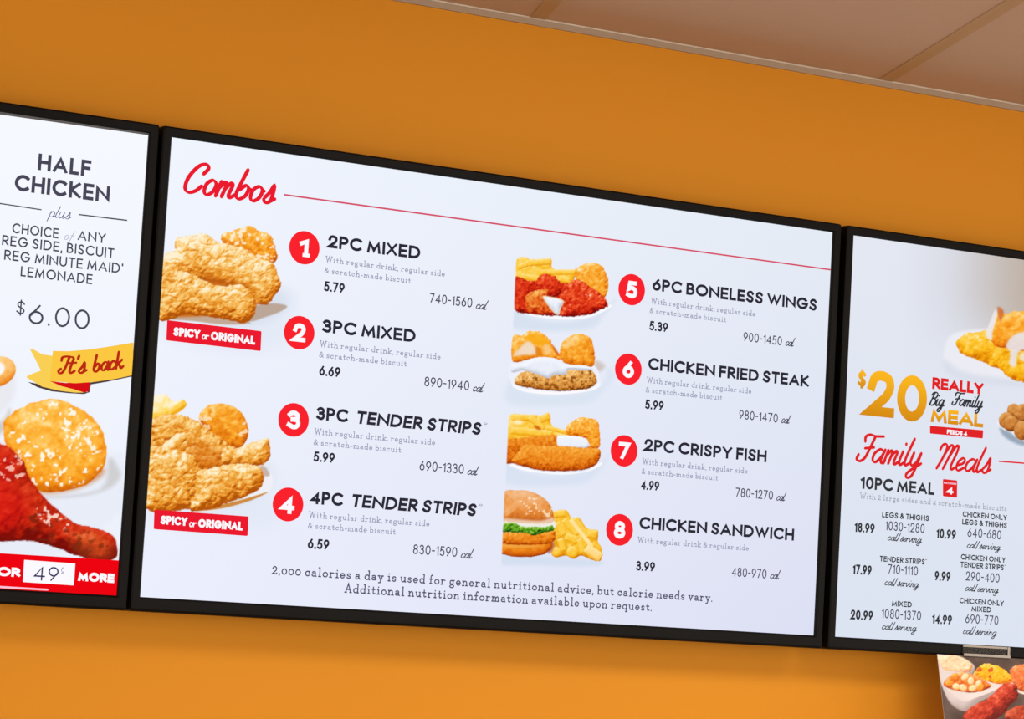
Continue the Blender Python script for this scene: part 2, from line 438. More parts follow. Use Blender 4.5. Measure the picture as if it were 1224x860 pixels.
def lay(s, font, cap, width, t, gap=.16, space=.34, slant=0.0, nib=None):
    """2-D verts and faces of a line of lettering, baseline at 0, 0"""
    tt = t * cap
    script = font is SCRIPT
    xs, x = [], 0.0
    nat, fixed = 0.0, 0.0
    for i, ch in enumerate(s):
        if ch == ' ':
            xs.append((nat, fixed)); nat += space; continue
        w = font[ch][0]
        xs.append((nat, fixed))
        nat += w
        if not script:
            fixed += t
            if i < len(s) - 1: nat += gap
    k = (width / cap - fixed) / nat if width else 1.0
    V, F = [], []
    for ch, (a, b) in zip(s, xs):
        if ch == ' ': continue
        w, strokes = font[ch]
        x0 = (a * k + b) * cap
        for st in strokes:
            if script:
                q = smooth(st, 5)
                pts = [(x0 + (px * k + slant * py) * cap, py * cap) for px, py in q]
            else:
                pts = [(x0 + (t / 2 + px * w * k) * cap, (t / 2 + py * (1 - t)) * cap) for px, py in st]
            sv, sf = strip(pts, tt, nib, sq=not script)
            if not script and font is SANS:
                lo, hi = (-.25 * cap, 1.25 * cap) if ch in '$,' else (0.0, cap)
                sv = [np.array([p[0], min(hi, max(lo, p[1]))]) for p in sv]
            if not script and slant:
                sv = [np.array([p[0] + slant * p[1], p[1]]) for p in sv]
            o = len(V); V += sv; F += [tuple(o + i for i in q) for q in sf]
            if script:
                for e in (pts[0], pts[-1]):
                    o = len(V); V += disc(e, tt / 2 * (.85 if nib else 1), 8); F.append(tuple(range(o, o + 8)))
    return V, F


def text(parent, name, s, pl, pr, cap, t, mat, font=SANS, layer=.0006, label=None, gap=.16, space=.34, slant=0.0, nib=None, grad=None, Y=0.0):
    """a line of lettering whose baseline runs from photo point pl to photo point pr"""
    a, b = at(*pl, Y), at(*pr, Y)
    z = (a[1] + b[1]) / 2
    V, F = lay(s, font, cap, (b[0] - a[0]) - abs(slant) * cap * (0 if font is SCRIPT else 1), t, gap, space, slant, nib)
    v = [(a[0] + p[0], Y - layer, z + p[1]) for p in V]
    o = obj(name, v, F, mat, parent, label=label)
    if grad:
        h = np.clip(np.array([p[1] / cap for p in V]), 0, 1)[:, None]
        set_col(o, lin(grad[0]) * (1 - h) + lin(grad[1]) * h)
    return o


def flat_px(parent, name, pts, mat, layer=.0005, label=None):
    v = [(lambda q: (q[0], -layer, q[1]))(at(*p)) for p in pts]
    return obj(name, v, [tuple(range(len(v)))], mat, parent, label=label)


def zm(ox, oy, s):
    return lambda pts: [(ox + x / s, oy + y / s) for x, y in pts]


# ------------------------------------------------------------------ picture painter
def hash2(ix, iy, seed):
    h = (ix.astype(np.int64) * 374761393 + iy.astype(np.int64) * 668265263 + seed * 1274126177) & 0x7fffffff
    h = ((h ^ (h >> 13)) * 1274126177) & 0x7fffffff
    h = (h ^ (h >> 16)) & 0xffffff
    return h / float(0xffffff)


def vnoise(x, y, seed):
    ix, iy = np.floor(x), np.floor(y)
    fx, fy = x - ix, y - iy
    fx = fx * fx * (3 - 2 * fx); fy = fy * fy * (3 - 2 * fy)
    a, b = hash2(ix, iy, seed), hash2(ix + 1, iy, seed)
    c, d = hash2(ix, iy + 1, seed), hash2(ix + 1, iy + 1, seed)
    return (a * (1 - fx) + b * fx) * (1 - fy) + (c * (1 - fx) + d * fx) * fy


def fbm(x, y, scale, seed, octv=3):
    s, a, tot = 0, 1.0, 0
    for k in range(octv):
        s = s + a * vnoise(x / scale * 2 ** k + 17.3 * k, y / scale * 2 ** k - 9.1 * k, seed + k)
        tot += a; a *= .55
    return s / tot


def cells(x, y, scale, seed):
    """rounded crumbs: 1 in the middle of each crumb, 0 between crumbs"""
    u, w = x / scale, y / scale
    ix, iy = np.floor(u), np.floor(w)
    best = np.full(x.shape, 9.0)
    for i in (-1, 0, 1):
        for j in (-1, 0, 1):
            cx_, cy_ = ix + i, iy + j
            px_ = cx_ + .15 + .7 * hash2(cx_, cy_, seed); py_ = cy_ + .15 + .7 * hash2(cx_, cy_, seed + 7)
            best = np.minimum(best, (u - px_) ** 2 + (w - py_) ** 2)
    return np.clip(1 - best * 1.1, 0, 1)


def sstep(a, b, x):
    t = np.clip((x - a) / (b - a), 0, 1)
    return t * t * (3 - 2 * t)


FRIED = [(178, 84, 10), (222, 130, 28), (240, 166, 62), (252, 206, 124), (255, 242, 210)]
DEEPF = [(140, 58, 10), (196, 98, 18), (226, 132, 34), (244, 168, 62), (255, 214, 140)]
BISC = [(196, 88, 6), (232, 128, 18), (248, 160, 38), (254, 192, 84), (255, 236, 190)]
REDW = [(118, 10, 8), (178, 26, 10), (218, 48, 20), (238, 84, 40), (255, 150, 104)]
FRY = [(206, 122, 10), (240, 164, 22), (250, 194, 48), (255, 216, 104), (255, 242, 196)]
FISH = [(160, 58, 4), (212, 98, 10), (236, 134, 28), (246, 162, 52), (255, 196, 104)]
BUN = [(196, 100, 30), (224, 130, 50), (238, 158, 84), (244, 184, 130), (252, 218, 180)]
STEAK = [(130, 66, 16), (186, 110, 36), (220, 150, 66), (240, 182, 100), (252, 220, 160)]
WHITE = [(196, 200, 212), (222, 228, 240), (236, 240, 250), (246, 248, 255), (255, 255, 255)]
CHEESE = [(206, 110, 6), (240, 158, 12), (252, 190, 34), (255, 208, 84), (255, 240, 190)]
DRUM = [(120, 14, 8), (176, 30, 12), (208, 48, 20), (228, 78, 40), (250, 150, 110)]
NUGG = [(130, 66, 22), (176, 98, 38), (206, 132, 60), (226, 162, 90), (244, 200, 140)]


class Pic:
    """a picture painted on a fine grid that lies in the plane of a screen or a sheet"""

    def __init__(self, x0, x1, z0, z1, step, bg, px_of):
        nx = max(4, int((x1 - x0) / step)); nz = max(4, int((z1 - z0) / step))
        self.xs, self.zs = np.linspace(x0, x1, nx), np.linspace(z1, z0, nz)
        self.gx, self.gz = np.meshgrid(self.xs, self.zs)
        self.PX, self.PY = px_of(self.gx, self.gz)
        self.rgb = bg(self.gx, self.gz)
        self.al = np.zeros_like(self.gx)
        self.view(0, 0, 1)

    def view(self, ox, oy, s):
        self.X, self.Y, self.s = (self.PX - ox) * s, (self.PY - oy) * s, s
        return self

    def sdf(self, pts, sm=True, wob=0, wscale=20, seed=1):
        pts = list(pts)
        if sm: pts = smooth(pts + [pts[0]], 4)[:-1]
        P = np.array(pts, float)
        d2 = np.full(self.X.shape, 1e18); ins = np.zeros(self.X.shape, bool)
        for i in range(len(P)):
            a, b = P[i - 1], P[i]
            ab = b - a
            L = ab @ ab + 1e-9
            t = np.clip(((self.X - a[0]) * ab[0] + (self.Y - a[1]) * ab[1]) / L, 0, 1)
            d2 = np.minimum(d2, (self.X - a[0] - t * ab[0]) ** 2 + (self.Y - a[1] - t * ab[1]) ** 2)
            c = (a[1] > self.Y) != (b[1] > self.Y)
            xi = a[0] + (self.Y - a[1]) * ab[0] / (ab[1] if abs(ab[1]) > 1e-9 else 1e-9)
            ins ^= c & (self.X < xi)
        d = np.sqrt(d2) * np.where(ins, 1, -1)
        if wob: d = d + wob * (fbm(self.X, self.Y, wscale, seed) - .5) * 2
        return d

    def ell(self, cx, cy, rx, ry, rot=0):
        c, s = math.cos(math.radians(rot)), math.sin(math.radians(rot))
        u = ((self.X - cx) * c + (self.Y - cy) * s) / rx
        v_ = (-(self.X - cx) * s + (self.Y - cy) * c) / ry
        return (1 - np.sqrt(u * u + v_ * v_ + 1e-9)) * min(rx, ry)

    def put(self, d, col, soft=6, op=1.0):
        m = sstep(-soft / 2, soft / 2, d) * op
        col = np.asarray(col, float)
        if col.ndim == 1: col = col[None, None, :]
        self.rgb = self.rgb * (1 - m[..., None]) + col * m[..., None]
        self.al = np.maximum(self.al, m)

    def food(self, d, pal, D=60, bscale=24, bamp=14, seed=3, soft=6, light=(-.35, -.75, .55), a=.30, b=.55, tex=.25, ridge=0, grain=None, micro=.35):
        """crusty rounded thing filling the outline d, tones from dark to light in pal"""
        t = np.clip(d / D, 0, 1)
        h = D * np.sqrt(1 - (1 - t) ** 2) * .8
        wx = self.X + 14 * (vnoise(self.X / 30, self.Y / 30, seed + 31) - .5) * 2
        wy = self.Y + 14 * (vnoise(self.X / 30, self.Y / 30, seed + 47) - .5) * 2
        nz = fbm(wx, wy, bscale, seed, 3)
        if ridge: nz = nz * (1 - ridge) + ridge * (.7 * cells(wx, wy, bscale * .85, seed + 5) + .3 * cells(wx, wy, bscale * .45, seed + 9))
        L = np.array(light) / np.linalg.norm(light)

        def lam_of(h):
            dx = np.gradient(h, axis=1) / (np.gradient(self.X, axis=1) + 1e-9)
            dy = np.gradient(h, axis=0) / (np.gradient(self.Y, axis=0) + 1e-9)
            return (-dx * L[0] - dy * L[1] + L[2]) / np.sqrt(1 + dx * dx + dy * dy)
        lam = .55 * lam_of(h * 1.1) + .45 * lam_of(h + bamp * nz) + micro * (lam_of(bamp * nz) - L[2])
        g = fbm(self.X, self.Y, grain or bscale * .6, seed + 11, 2) - .5
        tone = np.clip(a + b * lam + tex * g * 2 * .8, 0, 1)
        q = tone * (len(pal) - 1)
        i = np.clip(q.astype(int), 0, len(pal) - 2); fr = (q - i)[..., None]
        P = np.array(pal, float)
        self.put(d, P[i] * (1 - fr) + P[i + 1] * fr, soft)

    def specks(self, d, col, scale=14, thr=.72, seed=5, op=.8):
        n_ = fbm(self.X, self.Y, scale, seed, 2)
        m = sstep(thr, thr + .1, n_) * sstep(0, 10, d) * op
        self.rgb = self.rgb * (1 - m[..., None]) + np.array(col, float) * m[..., None]

    def fry(self, x0, y0, x1, y1, w, pal=FRY, seed=1, **k):
        L = math.hypot(x1 - x0, y1 - y0); nx, ny = -(y1 - y0) / L * w / 2, (x1 - x0) / L * w / 2
        d = self.sdf([(x0 + nx, y0 + ny), (x1 + nx, y1 + ny), (x1 - nx, y1 - ny), (x0 - nx, y0 - ny)], sm=False)
        self.food(d + 3, pal, D=w * .45, bscale=40, bamp=4, seed=seed, soft=8, tex=.12, a=.34, b=.5, **k)

    def build(self, parent, name, mat, y, label=None, full=False, mapper=None):
        nz, nx = self.gx.shape
        idx = np.arange(nz * nx).reshape(nz, nx)
        q = np.stack([idx[1:, :-1], idx[1:, 1:], idx[:-1, 1:], idx[:-1, :-1]], -1).reshape(-1, 4)
        if not full:
            a = np.maximum.reduce([self.al[1:, :-1], self.al[1:, 1:], self.al[:-1, 1:], self.al[:-1, :-1]]).ravel()
            q = q[a > .02]
        used = np.unique(q)
        remap = np.full(nz * nx, -1); remap[used] = np.arange(len(used))
        q = remap[q]
        if mapper: verts = mapper(self.gx.ravel()[used], self.gz.ravel()[used])
        else: verts = np.stack([self.gx.ravel()[used], np.full(len(used), y), self.gz.ravel()[used]], -1)
        o = obj(name, verts, q.tolist(), mat, parent, label=label)
        set_col(o, lin(np.clip(self.rgb.reshape(-1, 3)[used], 0, 255)))
        return o


# ------------------------------------------------------------------ the menu screens
SW, SH = 1.2096, .6804
MS, MB, PRO, DEP = .0155, .0215, .006, .048


def frame_mesh(cx):
    """mitred bezel swept round the picture area: inner lip, flat face, bevelled rim, side"""
    #       outwards, y
    prof = [(0.0, .001), (0.0, -PRO * .55), (.0022, -PRO), (.0125, -PRO), (.0148, -PRO * .75), (.0155, -PRO * .35), (.0155, DEP)]
    V, F = [], []
    for (o, y) in prof:
        k = o / .0155
        x0, x1 = cx - SW / 2 - MS * k, cx + SW / 2 + MS * k
        zb, zt_ = Z0 - SH / 2 - MB * k, Z0 + SH / 2 + MS * k
        r = .004 * max(0, k - .5) * 2
        ring = []
        for (qx, qz, a0) in ((x1, zt_, 0), (x0, zt_, 90), (x0, zb, 180), (x1, zb, 270)):
            sx = -1 if a0 in (0, 270) else 1
            sz = -1 if a0 in (0, 90) else 1
            for j in range(5):
                a = math.radians(a0 + 90 * j / 4)
                ring.append((qx + sx * r + r * math.cos(a), y, qz + sz * r + r * math.sin(a)))
        V += ring
    n_ = 20
    for i in range(len(prof) - 1):
        for j in range(n_):
            k = (j + 1) % n_
            F.append((i * n_ + j, i * n_ + k, (i + 1) * n_ + k, (i + 1) * n_ + j))
    return V, F


def make_display(cx, label, bg):
    base = (cx, 0.02, Z0 - SH / 2 - MB)
    root = empty('menu_display', base)
    tag(root, label, 'menu screen', 'lit menu screens mounted edge to edge on the orange wall')
    V, F = frame_mesh(cx)
    obj('bezel', V, F, M_BEZEL, root, label='slim black bezel')
    v, f = box_vf(cx - SW / 2 - .012, cx + SW / 2 + .012, .02, DEP - .002, Z0 - SH / 2 - .018, Z0 + SH / 2 + .012)
    obj('back_cover', v, f, M_BACK, root)
    v, f = box_vf(cx - .3, cx + .3, DEP - .004, WALL_Y, Z0 - .15, Z0 + .15)
    obj('wall_bracket', v, f, M_STEEL, root)
    nx, nz = 61, 41
    xs = np.linspace(cx - SW / 2, cx + SW / 2, nx); zs = np.linspace(Z0 - SH / 2, Z0 + SH / 2, nz)
    gx, gz = np.meshgrid(xs, zs)
    idx = np.arange(nx * nz).reshape(nz, nx)
    q = np.stack([idx[:-1, :-1], idx[:-1, 1:], idx[1:, 1:], idx[1:, :-1]], -1).reshape(-1, 4)
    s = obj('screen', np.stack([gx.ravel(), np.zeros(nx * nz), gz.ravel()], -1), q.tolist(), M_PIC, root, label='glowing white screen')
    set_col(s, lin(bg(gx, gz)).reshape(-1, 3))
    return root, s


def mixbg(cx, tl, tr, bl, br):  # off-axis dimming of the panel, painted into its glow colour corner to corner
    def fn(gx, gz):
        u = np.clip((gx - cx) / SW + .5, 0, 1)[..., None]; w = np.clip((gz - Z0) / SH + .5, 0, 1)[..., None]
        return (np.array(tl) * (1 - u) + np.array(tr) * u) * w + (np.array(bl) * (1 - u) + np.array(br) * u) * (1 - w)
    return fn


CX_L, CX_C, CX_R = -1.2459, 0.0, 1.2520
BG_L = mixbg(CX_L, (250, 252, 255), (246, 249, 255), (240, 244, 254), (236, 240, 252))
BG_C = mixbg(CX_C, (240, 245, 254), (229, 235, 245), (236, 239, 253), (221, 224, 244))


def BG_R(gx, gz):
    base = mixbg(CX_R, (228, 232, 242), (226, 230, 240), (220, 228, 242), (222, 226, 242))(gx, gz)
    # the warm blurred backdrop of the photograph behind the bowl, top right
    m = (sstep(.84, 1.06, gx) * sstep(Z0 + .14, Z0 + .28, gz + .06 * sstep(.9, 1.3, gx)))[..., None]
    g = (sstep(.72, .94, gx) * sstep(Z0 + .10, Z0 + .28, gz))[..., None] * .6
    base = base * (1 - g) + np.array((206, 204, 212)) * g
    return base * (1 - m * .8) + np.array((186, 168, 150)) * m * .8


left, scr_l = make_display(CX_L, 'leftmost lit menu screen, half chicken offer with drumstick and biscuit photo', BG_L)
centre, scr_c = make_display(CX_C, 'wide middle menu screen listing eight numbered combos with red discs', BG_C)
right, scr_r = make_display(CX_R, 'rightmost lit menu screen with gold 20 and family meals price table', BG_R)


def pic_on(bg, box_px, pad=4, step=.0011, xlim=None, zlim=None):
    c = [at(x, y) for x in (box_px[0] - pad, box_px[2] + pad) for y in (box_px[1] - pad, box_px[3] + pad)]
    x0, x1 = min(p[0] for p in c), max(p[0] for p in c)
    z0, z1 = min(p[1] for p in c), max(p[1] for p in c)
    if xlim: x0, x1 = max(x0, xlim[0]), min(x1, xlim[1])
    z0 = max(z0, Z0 - SH / 2); z1 = min(z1, Z0 + SH / 2)
    return Pic(x0, x1, z0, z1, step, bg, lambda gx, gz: to_px(gx, np.zeros_like(gx), gz))


XC = (CX_C - SW / 2 + .0004, CX_C + SW / 2 - .0004)
XL = (CX_L - SW / 2 + .0004, CX_L + SW / 2 - .0004)
XR = (CX_R - SW / 2 + .0004, CX_R + SW / 2 - .0004)

# ---- middle screen: food photographs
p = pic_on(BG_C, (186, 262, 352, 432), xlim=XC).view(180, 255, 5.061)
p.put(p.ell(430, 640, 460, 190, 8), (222, 229, 242), 160, .6)
p.put(p.ell(620, 560, 230, 110, -12), (216, 224, 238), 90, .9)
p.put(p.sdf([(560, 600), (640, 560), (740, 545), (825, 562), (780, 598), (690, 630), (600, 655)]), (188, 166, 152), 14)
p.put(p.sdf([(60, 620), (200, 610), (400, 630), (560, 650), (600, 668), (440, 674), (250, 652), (60, 640)]), (196, 170, 150), 10)
p.put(p.sdf([(60, 330), (700, 330), (640, 560), (560, 600), (60, 610)]), (206, 112, 30), 20)
d = p.sdf([(425, 135), (490, 108), (560, 84), (600, 78), (660, 108), (720, 130), (748, 190), (764, 285), (700, 310), (560, 260), (450, 200)], wob=10, wscale=24)
p.food(d, BISC, D=70, bscale=34, bamp=22, seed=4, a=.28, b=.5, tex=.4, ridge=.45)
p.specks(d, (255, 246, 232), 26, .60, 8, .8)
d = p.sdf([(66, 262), (140, 222), (160, 155), (250, 132), (330, 126), (395, 168), (480, 190), (560, 212), (640, 262), (740, 302), (772, 380), (790, 440), (752, 500), (704, 552), (640, 540), (590, 480), (400, 420), (66, 345)], wob=9, wscale=22)
p.food(d, FRIED, D=110, bscale=46, bamp=38, seed=14, a=.31, b=.70, tex=.30, ridge=.62)
p.put(p.sdf([(330, 370), (430, 400), (560, 425), (600, 452), (540, 438), (420, 436), (340, 402)]), (196, 100, 22), 40, .6)
d = p.sdf([(50, 322), (130, 302), (185, 345), (260, 372), (350, 420), (440, 442), (540, 430), (600, 472), (632, 545), (624, 622), (570, 666), (480, 650), (350, 626), (200, 616), (44, 640)], wob=8, wscale=20)
p.food(d, FRIED, D=90, bscale=46, bamp=38, seed=23, a=.17, b=.76, tex=.30, ridge=.62)
p.build(scr_c, 'food_picture', M_PIC, -0.00022, 'photo of golden fried chicken pieces with biscuit behind, beside discs 1 and 2')

p = pic_on(BG_C, (166, 462, 342, 660), xlim=XC).view(165, 465, 4.778)
p.put(p.ell(400, 640, 420, 170, 4), (222, 229, 242), 160, .6)
p.put(p.ell(520, 540, 250, 130, -14), (218, 226, 240), 80, .9)
p.put(p.sdf([(690, 430), (748, 470), (770, 515), (744, 590), (600, 650), (420, 700), (300, 702), (400, 640), (640, 560)]), (240, 240, 246), 10)
p.put(p.sdf([(742, 590), (640, 640), (480, 684), (330, 700), (420, 676), (600, 632)]), (206, 140, 66), 8)
p.put(p.sdf([(700, 440), (730, 450), (752, 492), (724, 500), (700, 470)]), (190, 164, 150), 14, .8)
d = p.sdf([(80, 60), (150, 30), (200, 72), (258, 64), (276, 95), (232, 135), (170, 160), (80, 168)])
p.food(d, [(244, 170, 30), (252, 200, 60), (254, 226, 130), (255, 242, 200), (255, 250, 232)], D=60, bscale=50, bamp=12, seed=3, a=.3, tex=.15)
p.fry(80, 155, 180, 135, 30, seed=8); p.fry(170, 140, 268, 76, 30, seed=9)
d = p.sdf([(345, 160), (400, 96), (480, 84), (560, 110), (612, 172), (632, 240), (606, 318), (540, 336), (440, 276), (370, 205)], wob=6, wscale=26)
p.food(d, BISC, D=90, bscale=36, bamp=18, seed=41, a=.24, b=.5, tex=.4, ridge=.45)
p.specks(p.ell(395, 170, 70, 70), (255, 240, 214), 24, .55, 6, .7); p.specks(p.ell(610, 250, 40, 70), (255, 240, 224), 20, .5, 9, .7)
d = p.sdf([(60, 190), (180, 145), (290, 165), (420, 240), (490, 300), (560, 350), (600, 430), (480, 462), (380, 474), (200, 390), (60, 360)], wob=10, wscale=22)
p.food(d, FRIED, D=80, bscale=44, bamp=40, seed=52, a=.12, b=.66, tex=.40, ridge=.55)
p.put(p.sdf([(290, 300), (420, 330), (520, 390), (540, 440), (400, 465), (330, 420)]), (208, 96, 16), 90, .34)
d = p.sdf([(490, 335), (560, 345), (640, 312), (738, 282), (752, 320), (748, 400), (690, 440), (560, 442), (480, 425)], wob=7)
p.food(d, FRIED, D=60, bscale=40, bamp=34, seed=61, a=.22, b=.66, tex=.34, ridge=.55)
d = p.sdf([(112, 358), (200, 272), (262, 252), (278, 282), (250, 318), (170, 375)], wob=5)
p.food(d, FRIED, D=40, bscale=24, bamp=14, seed=66, a=.48, tex=.25)
d = p.sdf([(40, 352), (200, 348), (300, 378), (356, 470), (346, 600), (300, 684), (40, 678)], wob=10, wscale=22)
p.food(d, FRIED, D=100, bscale=44, bamp=42, seed=71, a=.22, b=.68, tex=.40, ridge=.62)
d = p.sdf([(335, 485), (420, 452), (560, 428), (680, 440), (718, 520), (664, 590), (520, 648), (400, 690), (300, 694), (324, 600)], wob=9, wscale=22)
p.food(d, FRIED, D=90, bscale=44, bamp=40, seed=83, a=.20, b=.68, tex=.40, ridge=.62)
p.build(scr_c, 'food_picture', M_PIC, -0.00027, 'photo of a pile of fried chicken strips with biscuit, beside discs 3 and 4')

p = pic_on(BG_C, (606, 300, 745, 396)).view(605, 295, 8.6)
XCL = 100                                         # the photo is cut straight on its left
cut = lambda P_: sstep(92, 106, P_.X + (P_.Y - 200) * .045)
p.put(p.sdf([(80, 640), (300, 740), (620, 770), (900, 700), (1080, 590), (1110, 560), (1010, 700), (820, 850), (90, 850)]), (214, 225, 240), 90, .9)
p.put(p.sdf([(90, 630), (250, 690), (450, 712), (700, 722), (900, 690), (1060, 600), (1075, 622), (920, 706), (720, 748), (480, 742), (240, 706), (88, 660)]), (250, 250, 255), 12)
d = p.sdf([(100, 150), (190, 105), (260, 140), (330, 125), (462, 130), (470, 215), (560, 245), (700, 245), (680, 380), (560, 470), (100, 470)])
p.food(d, FRY, D=60, bscale=60, bamp=20, seed=4, a=.30, tex=.3)
p.fry(120, 215, 290, 150, 46, seed=5); p.fry(230, 170, 460, 150, 60, seed=6); p.fry(340, 265, 740, 262, 50, seed=7)
p.fry(130, 300, 330, 330, 50, seed=8); p.fry(540, 330, 660, 350, 60, seed=9)
p.food(p.sdf([(92, 330), (300, 360), (900, 400), (1000, 560), (900, 680), (500, 712), (250, 690), (92, 640)], wob=16), REDW, D=60, bscale=60, bamp=40, seed=77, a=.10, tex=.4)
d = p.sdf([(700, 260), (770, 190), (860, 170), (950, 180), (1010, 240), (1046, 340), (1040, 440), (1010, 530), (900, 540), (760, 420)], wob=12)
p.food(d, BISC, D=110, bscale=50, bamp=30, seed=12, a=.34, b=.48, tex=.34, ridge=.45)
d = p.sdf([(90, 320), (180, 350), (240, 420), (230, 560), (240, 690), (150, 660), (86, 640)], wob=10)
p.food(d, REDW, D=60, bscale=46, bamp=30, seed=20, a=.22, tex=.35, ridge=.45)
d = p.sdf([(300, 390), (360, 290), (460, 290), (550, 350), (570, 450), (500, 520), (360, 500)], wob=14)
p.food(d, REDW, D=80, bscale=44, bamp=34, seed=22, a=.22, tex=.35, ridge=.45)
d = p.sdf([(640, 400), (690, 340), (780, 360), (860, 410), (960, 480), (1050, 600), (960, 650), (840, 700), (700, 716), (560, 712), (580, 600), (540, 520), (600, 460)], wob=14)
p.food(d, REDW, D=100, bscale=50, bamp=36, seed=25, a=.30, b=.55, tex=.4, ridge=.45)
d = p.sdf([(200, 520), (270, 465), (360, 440), (440, 450), (420, 560), (470, 690), (340, 700), (220, 670)], wob=10)
p.food(d, [(150, 20, 8), (206, 60, 14), (230, 104, 34), (242, 150, 60), (255, 200, 120)], D=80, bscale=46, bamp=30, seed=29, a=.22, tex=.4)
d = p.sdf([(372, 512), (460, 515), (590, 555), (560, 640), (545, 700), (500, 690), (430, 610)])
p.put(d, (246, 214, 170), 16); p.food(d - 10, WHITE, D=60, bscale=40, bamp=16, seed=31, a=.2, tex=.3)
p.specks(p.ell(860, 490, 70, 40, 30), (255, 220, 200), 24, .55, 3, .8)
p.al *= cut(p); p.rgb = BG_C(p.gx, p.gz) * (1 - cut(p)[..., None]) + p.rgb * cut(p)[..., None]
p.build(scr_c, 'food_picture', M_PIC, -0.00032, 'photo of red boneless wings with fries and biscuit, beside disc 5')

p = pic_on(BG_C, (602, 388, 745, 486)).view(600, 385, 8.6)
p.put(p.sdf([(80, 600), (200, 700), (560, 750), (900, 700), (1060, 600), (1080, 480), (1150, 560), (1000, 760), (820, 850), (90, 850)]), (218, 228, 242), 100, .9)
p.put(p.sdf([(960, 400), (1040, 430), (1050, 470), (990, 520), (950, 500)]), (206, 190, 182), 60, .8)
p.put(p.sdf([(90, 420), (300, 400), (900, 430), (1010, 600), (960, 690), (560, 746), (200, 700), (96, 640)]), (238, 241, 251), 14)
p.put(p.sdf([(100, 640), (230, 690), (560, 722), (900, 690), (1000, 630), (930, 704), (560, 748), (220, 716)]), (252, 250, 254), 10)
d = p.sdf([(112, 150), (200, 140), (280, 92), (400, 110), (490, 180), (520, 240), (600, 350), (610, 390), (300, 380), (110, 410)], wob=8)
p.food(d, BISC, D=80, bscale=60, bamp=24, seed=3, a=.36, b=.46, tex=.3, ridge=.45)
p.put(p.sdf([(210, 170), (300, 124), (410, 144), (486, 220), (420, 240), (330, 230), (240, 180)]), (250, 172, 22), 14, .8)
p.put(p.sdf([(150, 300), (260, 200), (330, 250), (350, 330), (240, 340), (120, 350)]), (240, 226, 216), 40, .85)
p.put(p.sdf([(430, 240), (480, 240), (500, 320), (440, 330)]), (248, 214, 168), 40, .7)
p.put(p.sdf([(350, 260), (400, 280), (400, 340), (350, 340)]), (224, 124, 24), 30, .8)
p.put(p.sdf([(510, 230), (560, 290), (590, 350), (550, 330)]), (214, 92, 14), 24, .8)
d = p.sdf([(590, 300), (630, 200), (720, 135), (810, 122), (900, 160), (940, 250), (950, 430), (880, 460), (700, 440), (620, 400)], wob=8)
p.food(d, BISC, D=120, bscale=50, bamp=26, seed=8, a=.28, b=.5, tex=.36, ridge=.45)
p.put(p.sdf([(640, 240), (720, 150), (790, 150), (720, 230), (670, 270)]), (252, 214, 150), 40, .7)
d = p.sdf([(130, 590), (200, 520), (330, 500), (700, 490), (900, 490), (964, 560), (970, 630), (860, 690), (560, 712), (260, 676), (140, 640)], wob=8)
p.food(d, STEAK, D=90, bscale=36, bamp=26, seed=15, a=.26, b=.56, tex=.5)
p.specks(d, (120, 60, 16), 36, .66, 4, .7)
d = p.sdf([(100, 440), (220, 420), (320, 372), (440, 362), (560, 380), (650, 440), (780, 442), (900, 460), (935, 495), (800, 500), (690, 490), (650, 540), (540, 545), (480, 580), (420, 560), (330, 530), (220, 500), (100, 520)])
p.food(d, WHITE, D=60, bscale=60, bamp=8, seed=17, a=.12, b=.6, tex=.1)
p.build(scr_c, 'food_picture', M_PIC, -0.00037, 'photo of fried steak under white gravy with biscuit, beside disc 6')

p = pic_on(BG_C, (598, 484, 742, 584)).view(595, 480, 8.6)
p.put(p.sdf([(70, 620), (300, 730), (560, 760), (900, 720), (1080, 620), (1130, 560), (1040, 720), (820, 850), (80, 850)]), (216, 226, 242), 90, .9)
p.put(p.sdf([(86, 610), (250, 680), (560, 730), (880, 720), (1050, 630), (1064, 656), (920, 722), (700, 752), (480, 742), (240, 706), (84, 640)]), (250, 250, 255), 12)
d = p.sdf([(112, 160), (230, 130), (400, 150), (530, 130), (540, 210), (600, 300), (720, 320), (720, 380), (540, 420), (110, 420)])
p.food(d, FRY, D=70, bscale=60, bamp=22, seed=3, a=.3, tex=.3)
p.fry(140, 170, 400, 170, 60, seed=4); p.fry(330, 160, 470, 290, 60, seed=5); p.fry(430, 190, 530, 150, 70, seed=6)
p.fry(130, 300, 560, 340, 70, seed=7); p.fry(500, 270, 720, 325, 40, seed=10)
p.put(p.sdf([(370, 250), (420, 260), (445, 290), (400, 290)]), (204, 90, 20), 20, .8)
p.put(p.ell(205, 215, 50, 24), (255, 246, 220), 30, .8)
d = p.sdf([(700, 290), (720, 240), (830, 170), (930, 170), (1030, 210), (1046, 330), (1040, 470), (960, 480), (900, 380), (720, 350)], wob=10)
p.food(d, BISC, D=90, bscale=44, bamp=30, seed=9, a=.32, b=.48, tex=.4, ridge=.45)
d = p.sdf([(100, 400), (220, 380), (450, 350), (600, 350), (620, 440), (500, 500), (200, 500), (150, 620), (86, 610)], wob=8)
p.food(d, FISH, D=70, bscale=44, bamp=22, seed=14, a=.18, b=.5, tex=.35)
p.put(p.sdf([(90, 500), (180, 470), (200, 520), (140, 620), (84, 620)]), (140, 40, 20), 60, .7)
p.food(p.sdf([(90, 420), (600, 420), (960, 470), (960, 560), (150, 640), (86, 612)]), FISH, D=80, bscale=44, bamp=22, seed=78, a=.04, b=.5, tex=.35)
d = p.sdf([(612, 370), (640, 355), (800, 362), (912, 400), (918, 470), (800, 478), (630, 465)])
p.food(d + 4, WHITE, D=36, bscale=40, bamp=5, seed=11, a=.2, b=.6, tex=.1)
